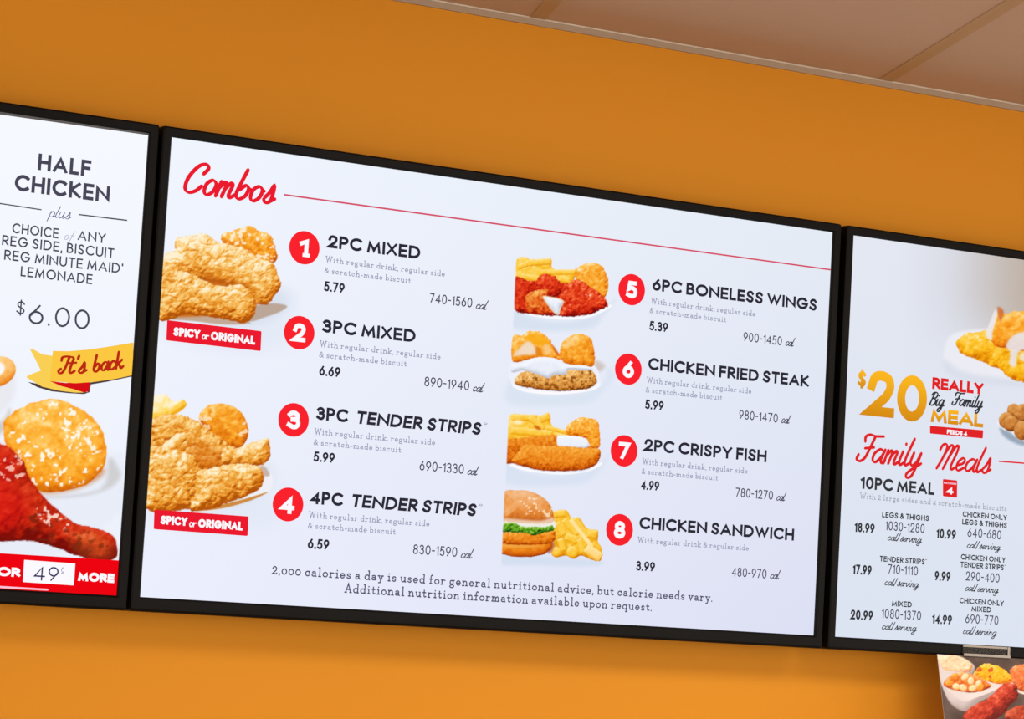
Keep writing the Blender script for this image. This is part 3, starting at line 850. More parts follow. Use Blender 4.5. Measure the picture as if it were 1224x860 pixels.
d = p.sdf([(140, 620), (200, 530), (280, 450), (420, 455), (650, 460), (900, 480), (1040, 490), (1055, 560), (1010, 650), (900, 700), (700, 718), (450, 712), (260, 670)], wob=7)
p.food(d, FISH, D=110, bscale=34, bamp=18, seed=21, a=.26, b=.52, tex=.3)
cut7 = sstep(84, 98, p.X + (p.Y - 600) * .045)
p.al *= cut7; p.rgb = BG_C(p.gx, p.gz) * (1 - cut7[..., None]) + p.rgb * cut7[..., None]
p.build(scr_c, 'food_picture', M_PIC, -0.00042, 'photo of two crispy fish fillets with fries, beside disc 7')

p = pic_on(BG_C, (594, 580, 732, 682)).view(590, 575, 8.6)
p.put(p.sdf([(60, 760), (300, 790), (600, 780), (1100, 830), (1000, 880), (500, 870), (60, 860)]), (206, 220, 238), 60, .7)
d = p.sdf([(610, 340), (740, 300), (800, 380), (880, 380), (960, 490), (1070, 510), (1070, 620), (1110, 700), (1100, 820), (1010, 815), (900, 770), (820, 805), (740, 770), (640, 790), (590, 740), (620, 600)])
p.food(d, FRY, D=70, bscale=50, bamp=22, seed=3, a=.22, b=.5, tex=.3)
p.put(p.sdf([(620, 640), (700, 560), (760, 720), (690, 760)]), (232, 140, 10), 60, .6)
p.fry(610, 350, 740, 335, 70, seed=4); p.fry(650, 430, 720, 560, 60, seed=5); p.fry(720, 400, 860, 560, 66, seed=6)
p.fry(830, 390, 960, 560, 50, seed=15); p.fry(960, 540, 1060, 560, 90, seed=7); p.fry(740, 570, 860, 620, 80, seed=8)
p.fry(680, 600, 720, 720, 60, seed=9); p.fry(880, 600, 920, 740, 60, seed=10); p.fry(790, 400, 1010, 680, 36, pal=[(252, 190, 60), (254, 206, 100), (255, 222, 140), (255, 232, 170), (255, 244, 210)], seed=11)
p.fry(950, 690, 1100, 790, 90, pal=[(244, 170, 40), (252, 196, 80), (254, 212, 120), (255, 226, 156), (255, 240, 200)], seed=12)
for (x, y, s_) in ((645, 735, 52), (810, 735, 62)): p.food(p.ell(x, y, s_, s_), FRY, D=40, bscale=30, bamp=6, seed=13, a=.3, tex=.1)
p.put(p.sdf([(540, 660), (600, 630), (620, 660), (600, 720), (560, 740)]), (150, 40, 20), 50, .7)
d = p.sdf([(96, 100), (104, 560), (82, 700), (80, 745), (200, 775), (380, 778), (520, 750), (590, 690), (600, 600), (300, 600), (120, 600)], sm=False)
p.food(d + 8, FISH, D=70, bscale=70, bamp=8, seed=16, a=.22, b=.5, tex=.15)
p.put(p.sdf([(85, 655), (300, 660), (480, 672), (300, 690), (84, 680)]), (246, 176, 80), 24, .7)
d = p.sdf([(92, 540), (300, 530), (600, 510), (632, 560), (625, 610), (560, 650), (300, 660), (88, 640)], wob=8)
p.food(d, FISH, D=60, bscale=40, bamp=18, seed=17, a=.26, b=.5, tex=.3)
d = p.sdf([(96, 420), (330, 400), (604, 400), (606, 500), (300, 500), (94, 480)])
p.put(d, (238, 238, 232), 20)
d = p.sdf([(90, 450), (180, 430), (300, 470), (420, 470), (520, 480), (604, 460), (610, 510), (520, 530), (430, 560), (330, 540), (200, 530), (90, 525)], wob=12, wscale=30)
p.food(d, [(20, 60, 10), (50, 110, 20), (90, 160, 30), (140, 196, 60), (210, 230, 150)], D=30, bscale=26, bamp=26, seed=18, a=.2, tex=.5)
d = p.sdf([(110, 110), (240, 98), (350, 104), (470, 150), (570, 230), (610, 330), (608, 420), (480, 440), (300, 430), (104, 400), (100, 250)])
p.food(d, BUN, D=170, bscale=60, bamp=10, seed=19, a=.12, b=.66, tex=.18)
p.put(p.sdf([(100, 385), (300, 400), (480, 410), (605, 380), (606, 430), (480, 452), (300, 440), (100, 420)]), (246, 224, 206), 40, .8)
p.specks(p.ell(430, 270, 190, 120, 20), (255, 230, 200), 26, .64, 6, .8)
cut8 = sstep(76, 92, p.X + (p.Y - 740) * .045)
p.al *= cut8; p.rgb = BG_C(p.gx, p.gz) * (1 - cut8[..., None]) + p.rgb * cut8[..., None]
p.build(scr_c, 'food_picture', M_PIC, -0.00047, 'photo of a chicken sandwich in a bun with fries, beside disc 8')

# ---- middle screen: lettering
text(scr_c, 'title_text', 'Combos', (217, 229.5), (325, 243), .0460, .138, G['red'], SCRIPT, slant=.30, nib=.62, label='red script title')
flat_px(scr_c, 'divider_line', [(339.5, 231.9), (992.5, 321.7), (992.5, 323.5), (339.5, 233.9)], G['rule'], label='thin red rule under the title')


def badge(ch, c, wd, dx=0):
    x, z = at(*c)
    r = .0255
    V = [(x + r * math.cos(a), -.0005, z + r * math.sin(a)) for a in np.linspace(0, 2 * math.pi, 49)[:-1]]
    F = [tuple(range(48))]
    cap = .0280
    tv, tf = lay(ch, SANS, cap, wd, .24)
    o_ = len(V)
    V += [(x - wd / 2 + dx + q[0], -.0009, z - cap / 2 + q[1]) for q in tv]
    F += [tuple(o_ + i for i in q) for q in tf]
    if ch == '1':
        b0 = len(V)
        V += [(x + dx - .0015, -.00092, z - cap / 2), (x + dx + .0105, -.00092, z - cap / 2), (x + dx + .0105, -.00092, z - cap / 2 + .0055), (x + dx - .0015, -.00092, z - cap / 2 + .0055)]
        F.append((b0, b0 + 1, b0 + 2, b0 + 3))
    obj('number_badge', V, F, [G['red_badge'], G['white']], scr_c, midx=[0] + [1] * (len(F) - 1), label='red disc with white numeral ' + ch)


D2 = ('With regular drink, regular side', '& scratch-made biscuit')
ITEMS = [
    # n, disc, width, heading parts, desc1, desc2, price, calories, end of 'cal'
    ('1', (363.7, 296.3), .015, [('2PC MIXED', (391.6, 296.6), (501.8, 309.7), 0)], ((388.8, 313.2), (531.4, 331.3)), ((387.4, 326.6), (490.6, 339)), ('5.79', (386.9, 348.2), (411.4, 350.9)), ('740-1560', (513, 361.8), (564, 368.2)), 584),
    ('2', (357.6, 397.9), .0215, [('3PC MIXED', (384.6, 398.2), (496.2, 408.8), 0)], ((381.8, 415.2), (526.3, 429.5)), ((381, 427.4), (485.6, 438.4)), ('6.69', (381, 449.2), (406.4, 451.2)), ('890-1940', (506.8, 461.8), (560.4, 467.3)), 579.5),
    ('3', (350.8, 502.3), .0225, [('3PC', (377.5, 502), (415.5, 505.6), 0), ('TENDER STRIPS', (425, 507), (575.5, 520.4), .12)], ((375.4, 520.2), (519.8, 532.0)), ((374.3, 532.5), (479, 541.4)), ('5.99', (374.3, 552), (399.7, 554)), ('690-1330', (501, 562.6), (554, 567)), 572.7),
    ('4', (344.1, 603.4), .0235, [('4PC', (370.8, 602.6), (409.5, 605.6), 0), ('TENDER STRIPS', (419, 606.5), (569.8, 617.8), .12)], ((368.7, 619.0), (513, 629.8)), ((367.6, 631.5), (472.4, 639.7)), ('6.59', (367.3, 656), (393, 657.8)), ('830-1590', (493.3, 662.4), (546, 666.5)), 566.5),
    ('5', (754.9, 346.5), .0215, [('6PC BONELESS WINGS', (779.3, 347.7), (976, 371.6), 0)], ((777.7, 364), (902.6, 377.9)), ((776, 375.1), (867.7, 384.9)), ('5.39', (775.8, 395.1), (797.9, 397.4)), ('900-1450', (888.1, 408.4), (934.2, 412.8)), 951),
    ('6', (750.9, 441.6), .0215, [('CHICKEN FRIED STEAK', (774.2, 443), (966.5, 462.3), 0)], ((772.6, 458.8), (897.9, 470)), ((771.2, 470.3), (863, 477.9)), ('5.99', (770.7, 489.3), (792.8, 491)), ('980-1470', (883, 501.5), (929.3, 505.3)), 946),
    ('7', (745.8, 539.3), .0215, [('2PC CRISPY FISH', (769.6, 539.9), (915.8, 552.4), 0)], ((767.5, 556), (893.3, 565.9)), ((766.3, 567), (857.8, 574.6)), ('4.99', (765.5, 585.6), (787.5, 587)), ('780-1270', (878.8, 594.2), (923.5, 597.9)), 940.5),
    ('8', (740.4, 633.7), .0215, [('CHICKEN SANDWICH', (763.7, 632.7), (948.6, 646.5), 0)], ((761.9, 649), (894.6, 658.8)), None, ('3.99', (759.9, 682.3), (782.4, 683.8)), ('480-970', (874.2, 689.6), (915.8, 691.7)), 933.5),
]
for ch, c, wd, heads, d1, d2, price, cal, cend in ITEMS:
    badge(ch, c, wd, {'1': -.001, '4': -.001}.get(ch, 0))
    for s_, a_, b_, sl in heads:
        text(scr_c, 'item_heading', s_, a_, b_, .0200, .225, G['ink'], slant=sl, gap=.12, space=.30, label='dark capitals reading ' + s_)
    if len(heads) > 1:
        e = heads[-1][2]
        text(scr_c, 'item_heading', '*', (e[0] + 1.5, e[1] + .3), (e[0] + 6, e[1] + .6), .0200, .05, G['pale'], label='tiny registered mark')
    text(scr_c, 'item_description', 'With regular drink & regular side' if d2 is None else D2[0], *d1, .0098, .12, G['pale'], SLAB, gap=.13, space=.30)
    if d2: text(scr_c, 'item_description', D2[1], *d2, .0098, .12, G['pale'], SLAB, gap=.13, space=.30)
    text(scr_c, 'price_text', price[0], price[1], price[2], .0155, .20, G['ink'], gap=.13, label='dark price reading ' + price[0])
    text(scr_c, 'calorie_text', cal[0], cal[1], cal[2], .0152, .125, G['ink_grey'], gap=.18, label='grey calories reading ' + cal[0])
    sl_ = (cal[2][1] - cal[1][1]) / (cal[2][0] - cal[1][0])
    text(scr_c, 'calorie_text', 'cal', (cal[2][0] + 4.0, cal[2][1] + 4 * sl_), (cend - 3.5, cal[2][1] + (cend - cal[2][0]) * sl_), .0145, .115, G['ink_grey'], SCRIPT, slant=.34, nib=.7)


def flavor(corners, tl, tr):
    flat_px(scr_c, 'flavor_tag', corners, G['red'], .0006, label='red strip behind white lettering')
    L = tr[0] - tl[0]
    at_ = lambda u: (tl[0] + L * u, tl[1] + (tr[1] - tl[1]) * u)
    text(scr_c, 'flavor_text', 'SPICY', at_(0), at_(.325), .0128, .27, G['white'], layer=.0009, gap=.06)
    text(scr_c, 'flavor_text', 'or', at_(.352), at_(.432), .0120, .15, G['white'], SCRIPT, layer=.0009)
    text(scr_c, 'flavor_text', 'ORIGINAL', at_(.458), at_(1), .0128, .27, G['white'], layer=.0009, gap=.06)


flavor([(200.4, 383.0), (311.6, 396.0), (312.3, 397.2), (311.4, 419.0), (310.4, 419.9), (199.4, 407.2), (198.6, 406), (199.6, 384)], (206.8, 401.3), (304.4, 412.5))
flavor([(185.2, 609.6), (296.0, 617.6), (296.9, 618.8), (295.9, 640), (295, 641), (184.3, 632.9), (183.5, 631.8), (184.3, 610.6)], (191.5, 626.6), (289.5, 635.0))
text(scr_c, 'footnote_text', '2,000 calories a day is used for general nutritional advice, but calorie needs vary.', (324.6, 687.9), (851.2, 718.8), .0150, .13, G['mid'], SLAB, gap=.13, space=.30)
text(scr_c, 'footnote_text', 'Additional nutrition information available upon request.', (411.4, 709.0), (778.7, 731.2), .0150, .13, G['mid'], SLAB, gap=.13, space=.30)

# ---- left screen
p = pic_on(BG_L, (-40, 415, 158, 712), step=.0014, xlim=XL).view(0, 400, 5.376)
p.put(p.sdf([(-300, 1400), (100, 1460), (500, 1360), (830, 1080), (860, 960), (790, 820), (690, 760), (-300, 900)]), (232, 237, 248), 60, .9)
p.put(p.sdf([(640, 1000), (700, 800), (760, 860), (770, 920), (700, 990), (520, 1040), (250, 1050)]), (206, 204, 206), 50, .9)
p.put(p.sdf([(-200, 560), (0, 560), (60, 480), (60, 560), (0, 640), (-200, 640)]), (196, 186, 178), 50, .7)
p.put(p.ell(-90, 330, 190, 200), (232, 232, 238), 60, .8)
d = p.ell(-20, 240, 124, 96, -20)
p.food(d, [(230, 120, 20), (240, 150, 50), (250, 180, 90), (254, 206, 130), (255, 234, 190)], D=60, bscale=60, bamp=10, seed=3, a=.3, tex=.2)
p.put(p.ell(-30, 225, 62, 46, -20), (250, 248, 250), 20)
d = p.sdf([(20, 600), (60, 520), (170, 455), (290, 420), (400, 425), (520, 480), (600, 540), (660, 630), (684, 740), (670, 840), (630, 900), (520, 980), (300, 1016), (180, 960), (60, 760)], wob=8, wscale=40)
p.food(d, [(196, 84, 6), (234, 128, 14), (250, 162, 34), (255, 188, 70), (255, 224, 150)], D=230, bscale=60, bamp=30, seed=6, a=.36, b=.46, tex=.36, light=(-.15, -.55, .8))
p.put(p.sdf([(180, 940), (320, 985), (520, 950), (660, 870), (640, 920), (500, 990), (300, 1022), (200, 980)]), (196, 92, 12), 60, .6)
p.specks(d - 10, (255, 250, 236), 30, .66, 12, .95); p.specks(p.ell(600, 650, 120, 150, 60), (255, 250, 240), 26, .60, 15, .85)
d = p.sdf([(-300, 560), (-60, 650), (0, 700), (80, 740), (150, 820), (190, 920), (270, 1030), (400, 1150), (500, 1220), (640, 1250), (720, 1290), (752, 1360), (740, 1440), (640, 1460), (480, 1420), (330, 1360), (200, 1330), (0, 1330), (-300, 1300)], wob=8, wscale=40)
p.food(d, DRUM, D=190, bscale=70, bamp=34, seed=9, a=.12, b=.58, tex=.34)
p.put(p.ell(20, 1120, 150, 140), (226, 14, 20), 160, .45)
p.put(p.ell(600, 1360, 130, 76, 20), (214, 100, 40), 90, .5)
p.specks(p.ell(580, 1350, 170, 90, 20), (120, 40, 14), 34, .58, 33, .6)
p.put(p.ell(-20, 860, 110, 130), (226, 20, 22), 120, .4)
p.specks(p.ell(340, 1180, 130, 60, 30), (255, 226, 214), 26, .60, 7, .9)
p.specks(p.ell(90, 850, 90, 110, 50), (255, 214, 200), 26, .60, 4, .8)
p.specks(p.ell(300, 1250, 160, 90, 20), (110, 40, 20), 30, .62, 21, .6)
p.build(scr_l, 'food_picture', M_PIC, -0.00022, 'photo of a glossy red drumstick and round golden biscuit on a white plate')

text(scr_l, 'offer_heading', 'HALF', (44.7, 204.0), (108, 211), .0242, .21, G['ink_grey'], gap=.15)
text(scr_l, 'offer_heading', 'CHICKEN', (16.8, 227.8), (130.3, 242.6), .0242, .21, G['ink_grey'], gap=.15)
flat_px(scr_l, 'divider_line', [(-40, 236.7), (49.5, 250.2), (49.5, 251.6), (-40, 238.2)], G['ink_grey'])
flat_px(scr_l, 'divider_line', [(94.2, 255.9), (151.9, 262.8), (151.9, 264.4), (94.2, 257.4)], G['ink_grey'])
text(scr_l, 'offer_text', 'plus', (58, 258.5), (83, 263), .0170, .07, G['navy_thin'], SCRIPT, slant=.3, nib=.6)
text(scr_l, 'offer_text', 'CHOICE', (14.1, 278.9), (69.5, 285.2), .0148, .155, G['ink_grey'], gap=.18)
text(scr_l, 'offer_text', 'of', (76, 286), (86.5, 288), .0135, .06, G['pale'], SCRIPT, slant=.3, nib=.6)
text(scr_l, 'offer_text', 'ANY', (92.5, 287.2), (125.8, 291.2), .0148, .155, G['ink_grey'], gap=.18)
text(scr_l, 'offer_text', 'REG SIDE, BISCUIT', (1.9, 293.6), (135.9, 308.7), .0148, .155, G['ink_grey'], gap=.18)
text(scr_l, 'offer_text', "REG MINUTE MAID'", (4.5, 311.4), (146.5, 326.6), .0148, .155, G['ink_grey'], gap=.18)
text(scr_l, 'offer_text', 'LEMONADE', (24.2, 330.2), (109.8, 340.4), .0148, .155, G['ink_grey'], gap=.18)
text(scr_l, 'offer_price', '$', (18.8, 375.0), (29.5, 376.4), .0185, .115, G['ink_grey'])
text(scr_l, 'offer_price', '6.00', (33.5, 387.2), (106.1, 394.6), .0290, .105, G['ink_grey'], gap=.22)

Zr = zm(0, 400, 5.376)
rb = Zr([(338, 106), (440, 108), (560, 98), (700, 78), (856, 52), (850, 262), (740, 286), (600, 306), (480, 314), (318, 300), (330, 200)])
flat_px(scr_l, 'ribbon_banner', Zr([(176, 305), (240, 340), (330, 366), (440, 378), (540, 384), (574, 372), (584, 322), (680, 306), (850, 270), (850, 262), (574, 310), (560, 372), (360, 340)]), G['shade'], .0005, label='dark shade under the ribbon')
flat_px(scr_l, 'ribbon_banner', Zr([(192, 96), (214, 96), (270, 128), (338, 138), (345, 300), (440, 330), (540, 374), (480, 374), (380, 362), (270, 336), (168, 276), (176, 264), (262, 232), (226, 160)]), G['ribbon_fold'], .0006, label='forked yellow ribbon tail')
flat_px(scr_l, 'ribbon_banner', Zr([(318, 300), (420, 312), (580, 306), (576, 318), (568, 366), (540, 374), (470, 352), (390, 332)]), G['ribbon_red'], .0007, label='red underside of the ribbon')
flat_px(scr_l, 'ribbon_banner', rb, G['ribbon'], .0008, label='yellow ribbon front')


def slanted(parent, name, s_, a_, b_, cap, t, mat, layer, slant, nib):
    """script lettering along a sloping baseline"""
    A, B = at(*a_), at(*b_)
    L = math.hypot(B[0] - A[0], B[1] - A[1]); c_, s2 = (B[0] - A[0]) / L, (B[1] - A[1]) / L
    V, F = lay(s_, SCRIPT, cap, L, t, slant=slant, nib=nib)
    return obj(name, [(A[0] + q[0] * c_ - q[1] * s2, -layer, A[1] + q[0] * s2 + q[1] * c_) for q in V], F, mat, parent, label='script lettering reading ' + s_)


slanted(scr_l, 'ribbon_text', "It's", (69.5, 446.6), (101.5, 446.0), .0250, .165, G['maroon'], .0011, .26, .6)
slanted(scr_l, 'ribbon_text', 'back', (110.5, 445.2), (146.5, 440.0), .0240, .175, G['maroon'], .0011, .26, .6)

Zb = zm(0, 530, 4.526)
band = [(at(-60, 658.0)), (CX_L + SW / 2, at(140.3, 670.2)[1]), (CX_L + SW / 2, Z0 - SH / 2), (at(-60, 700)[0], Z0 - SH / 2)]
obj('price_band', [(x, -.0006, z) for x, z in band], [(0, 1, 2, 3)], G['red_deep'], scr_l, label='red band along the bottom of the screen')
flat_px(scr_l, 'price_band', Zb([(130, 632), (406, 652), (398, 770), (122, 752)]), G['white'], .0009, label='white box holding a thin price')
text(scr_l, 'band_text', '49', (39.8, 693.6), (69.0, 695.6), .0205, .105, G['navy'], layer=.0012, gap=.22)
text(scr_l, 'band_text', 'c', (72.6, 684.5), (76.2, 685.0), .0075, .10, G['navy_thin'], layer=.0012)
text(scr_l, 'band_text', '-', (72.6, 688.5), (76.2, 688.8), .0075, .10, G['navy_thin'], layer=.0012)
text(scr_l, 'band_text', 'FOR', (-14, 688.0), (23.6, 690.4), .0132, .31, G['white'], layer=.0012, gap=.06)
text(scr_l, 'band_text', 'MORE', (92.5, 694.6), (136.0, 697.4), .0132, .31, G['white'], layer=.0012, gap=.06)
flat_px(scr_l, 'price_band', [(-60, 697.2), (56, 704.2), (58.5, 705.6), (56, 706.4), (-60, 700.0)], G['pink'], .0009, label='illegible pale line of small print')

# ---- right screen
p = pic_on(BG_R, (1118, 350, 1250, 482), step=.0013, xlim=XR).view(1100, 270, 4.3)
p.put(p.sdf([(122, 640), (150, 570), (230, 540), (400, 530), (700, 540), (700, 790), (430, 790), (220, 760), (130, 700)]), (236, 236, 244), 26)
p.put(p.sdf([(130, 690), (230, 750), (430, 782), (540, 800), (540, 830), (300, 810), (140, 760)]), (214, 220, 232), 40, .6)
d = p.sdf([(190, 640), (205, 570), (330, 540), (400, 560), (460, 600), (700, 600), (700, 800), (520, 800), (440, 770), (420, 740), (260, 680)], wob=10, wscale=30)
p.food(d, CHEESE, D=60, bscale=40, bamp=26, seed=5, a=.30, b=.48, tex=.35)
d = p.sdf([(360, 590), (370, 500), (400, 440), (415, 425), (430, 455), (480, 440), (560, 440), (700, 450), (700, 640), (440, 630)], wob=6)
p.food(d, [(196, 80, 10), (234, 124, 20), (248, 156, 30), (254, 184, 70), (255, 220, 140)], D=60, bscale=44, bamp=20, seed=8, a=.30, tex=.3)
p.put(p.sdf([(395, 425), (412, 420), (430, 445), (410, 490)]), (206, 110, 60), 16, .8)
p.put(p.sdf([(336, 560), (360, 490), (386, 430), (394, 470), (372, 540), (366, 590)]), (238, 232, 232), 14, .95)
p.put(p.sdf([(440, 620), (470, 570), (540, 545), (700, 540), (700, 640), (520, 640), (490, 720), (458, 710), (462, 650)]), (232, 228, 236), 18, .9)
p.put(p.sdf([(510, 680), (540, 650), (700, 660), (700, 740), (540, 700)]), (236, 230, 230), 18, .8)
p.build(scr_r, 'food_picture', M_PIC, -0.00022, 'photo of a white bowl heaped with cheesy orange food')
p = pic_on(BG_R, (1194, 480, 1262, 536), step=.0011, xlim=XR).view(1180, 460, 10.75)
p.put(p.sdf([(165, 560), (200, 650), (330, 740), (500, 790), (900, 780), (900, 700), (480, 720), (300, 620)]), (140, 156, 176), 60, .85)
p.put(p.sdf([(170, 470), (200, 570), (300, 610), (440, 720), (700, 730), (900, 700), (900, 500)]), (238, 240, 246), 14)
for k, (x, y, rx, ry) in enumerate(((340, 330, 84, 84), (240, 460, 92, 104), (310, 500, 104, 106), (450, 360, 104, 110), (580, 420, 110, 120), (450, 590, 106, 124), (620, 560, 100, 110), (740, 440, 110, 120))):
    p.food(p.ell(x, y, rx, ry) + 10 * (fbm(p.X, p.Y, 40, k) - .5), NUGG, D=70, bscale=70, bamp=20, seed=30 + k, a=.18, b=.58, tex=.25, soft=14)
p.build(scr_r, 'food_picture', M_PIC, -0.00027, 'photo of golden nuggets in a small white bowl')

GOLD = ((214, 138, 20), (254, 186, 34))
text(scr_r, 'offer_price', '$', (1024.6, 462.0), (1034.8, 463.3), .0268, .20, M_PIC, gap=.1, grad=GOLD, label='small gold dollar sign')
text(scr_r, 'offer_price', '2', (1035.0, 497.3), (1068.2, 499.8), .0785, .215, M_PIC, grad=GOLD, label='large gold numeral 2')
text(scr_r, 'offer_price', '0', (1070.8, 503.2), (1106.6, 505.4), .0800, .215, M_PIC, grad=GOLD, label='large gold numeral 0')
text(scr_r, 'offer_heading', 'REALLY', (1113.8, 465.8), (1175, 471.5), .0206, .275, G['red_right'], gap=.05)
text(scr_r, 'offer_heading', 'MEAL', (1111.8, 505.0), (1174.8, 511.4), .0246, .27, M_PIC, gap=.05, grad=GOLD, label='bold gold capitals')
text(scr_r, 'offer_heading', 'Big', (1110.0, 484.4), (1127, 486.0), .0225, .145, G['ink_right'], SCRIPT, slant=.32, nib=.65, layer=.0009)
text(scr_r, 'offer_heading', 'Family', (1137.0, 484.6), (1173, 487.6), .0225, .145, G['ink_right'], SCRIPT, slant=.32, nib=.65, layer=.0009)
flat_px(scr_r, 'offer_tag', [(1112.0, 509.3), (1174.6, 514.6), (1175, 515.6), (1174.6, 523.6), (1173.8, 524.4), (1112, 518.6), (1111.4, 517.6), (1111.4, 510)], G['red_right'], label='red strip with tiny white lettering')
text(scr_r, 'offer_tag_text', 'FEEDS 4', (1131.4, 519.2), (1155.5, 521.4), .0078, .26, G['white'], layer=.0009, gap=.06)

text(scr_r, 'title_text', 'Family', (1022.5, 550.5), (1099, 558.8), .0470, .118, G['red_right'], SCRIPT, slant=.34, nib=.72, label='red script lettering reading Family')
text(scr_r, 'title_text', 'Meals', (1117.5, 560.6), (1181.5, 565.6), .0440, .118, G['red_right'], SCRIPT, slant=.34, nib=.72, label='red script lettering reading Meals')
flat_px(scr_r, 'divider_line', [(1193.6, 550.9), (1290, 558.2), (1290, 560.0), (1193.6, 552.6)], G['red_right'])
text(scr_r, 'item_heading', '10PC MEAL', (1028, 584.5), (1116.6, 592.2), .0210, .22, G['ink_right'], gap=.12, space=.30)
text(scr_r, 'item_description', 'With 2 large sides and 4 scratch-made biscuits', (1027.5, 596.5), (1203, 611.2), .0100, .10, G['pale_right'], SLAB, gap=.13, space=.30)
Zf = zm(1010, 510, 5.72)
flat_px(scr_r, 'serves_badge', Zf([(672, 360), (762, 370), (766, 376), (765, 484), (760, 488), (672, 478), (668, 472), (668, 366)]), G['red_right'], .0006, label='small red square with white 4')
flat_px(scr_r, 'serves_badge', Zf([(674, 378), (760, 388), (759, 400), (674, 391)]), G['pink'], .0008)
text(scr_r, 'serves_badge_text', 'FEEDS', Zf([(680, 390)])[0], Zf([(754, 398)])[0], .0030, .2, G['red_right'], layer=.0012)
text(scr_r, 'serves_badge_text', '4', Zf([(692, 462)])[0], Zf([(738, 468)])[0], .0130, .25, G['white'], layer=.0009)

TABLE = [
    ('18.99', (1021, 636.2), (1045, 637.9), [('LEGS & THIGHS', (1054, 618.9), (1110, 623.2))], ('1030-1280', (1058, 634.0), (1104.7, 637.9)), ((1060.2, 646), (1100.5, 649.2))),
    ('17.99', (1018.9, 686.4), (1041.4, 688.2), [('TENDER STRIPS', (1051.3, 671.3), (1105, 675.6))], ('710-1110', (1060.8, 685.8), (1096.7, 688.6)), ((1056.6, 699.5), (1097, 702.7))),
    ('20.99', (1016.3, 740.8), (1043, 742.3), [('MIXED', (1065.5, 725.0), (1089.5, 726.6))], ('1080-1370', (1053.4, 739.3), (1100.5, 742.1)), ((1053.4, 752.3), (1094.3, 755.2))),
    ('10.99', (1118.9, 643.4), (1142.2, 645.4), [('CHICKEN ONLY', (1150.3, 618.3), (1203.2, 622.2)), ('LEGS & THIGHS', (1149.8, 627.3), (1203.2, 631.6))], ('640-680', (1156, 642.3), (1196.4, 645.3)), ((1155, 655.1), (1194.4, 658.2))),
    ('9.99', (1116.8, 694.0), (1135.6, 695.6), [('CHICKEN ONLY', (1148.2, 669.3), (1201.6, 673.1)), ('TENDER STRIPS', (1147.7, 678.3), (1199.5, 682.2))], ('290-400', (1154, 694.2), (1194.3, 697.2)), ((1153, 706.3), (1192.3, 709.2))),
    ('14.99', (1113.7, 745.7), (1137.4, 747.4), [('CHICKEN ONLY', (1146.6, 721.6), (1199.5, 725.0)), ('MIXED', (1160.8, 731.2), (1184.3, 732.8))], ('690-770', (1153.4, 745.0), (1193, 748.0)), ((1150.3, 757.6), (1190.2, 760.6))),
]
for pr_, a_, b_, heads, (cal, c0, c1), (e0, e1) in TABLE:
    text(scr_r, 'price_text', pr_, a_, b_, .0165, .20, G['ink_right'], gap=.12, label='dark price reading ' + pr_)
    for s_, h0, h1 in heads:
        text(scr_r, 'table_heading', s_, h0, h1, .0096, .21, G['ink_right'], gap=.13)
        if s_ == 'TENDER STRIPS':
            text(scr_r, 'table_heading', '*', (h1[0] + .6, h1[1]), (h1[0] + 2.6, h1[1]), .0096, .06, G['ink_right'])
    text(scr_r, 'calorie_text', cal, c0, c1, .0160, .12, G['ink_grey'], gap=.18, label='grey calories reading ' + cal)
    text(scr_r, 'calorie_text', 'cal/serving', e0, e1, .0125, .13, G['ink_right'], SCRIPT, slant=.36, nib=.65)

# ------------------------------------------------------------------ printed sheet hanging under the right screen
PT = Z0 - SH / 2 - MB + .0015                # its top edge, just over the lower bezel
PY0 = -.0095
TILT = math.radians(14)
px0, _ = at(1120.3, 779, PY0)
PW, PH = .42, .30
ca, sa = math.cos(TILT), math.sin(TILT)


def sheet(x, h, off=0.0):
    """h = distance down the sheet"""
    return np.stack([x, PY0 - h * sa - off * ca, PT - h * ca + off * sa], -1)


M_PRINT = bpy.data.materials.new('printed_card'); M_PRINT.use_nodes = True
_b = M_PRINT.node_tree.nodes['Principled BSDF']; _b.inputs['Roughness'].default_value = .6; _b.inputs['Specular IOR Level'].default_value = .2
_a = M_PRINT.node_tree.nodes.new('ShaderNodeVertexColor'); _a.layer_name = 'Col'
M_PRINT.node_tree.links.new(_a.outputs[0], _b.inputs['Base Color'])
M_CARD = principled('card_back', (.7, .68, .64), .6, .3)
M_CLIP = bpy.data.materials.new('clear_plastic'); M_CLIP.use_nodes = True
_b = M_CLIP.node_tree.nodes['Principled BSDF']
_b.inputs['Base Color'].default_value = (.07, .065, .06, 1); _b.inputs['Roughness'].default_value = .4; _b.inputs['Specular IOR Level'].default_value = .15
_b.inputs['Alpha'].default_value = .4; _b.inputs['IOR'].default_value = 1.45

poster = empty('hanging_poster', (px0, PY0, PT - PH * ca))
tag(poster, 'printed food poster hanging by a clear tab below the rightmost menu screen', 'poster')


def poster_px(gx, gz):
    q = sheet(gx, -gz)
    return to_px(q[..., 0], q[..., 1], q[..., 2])


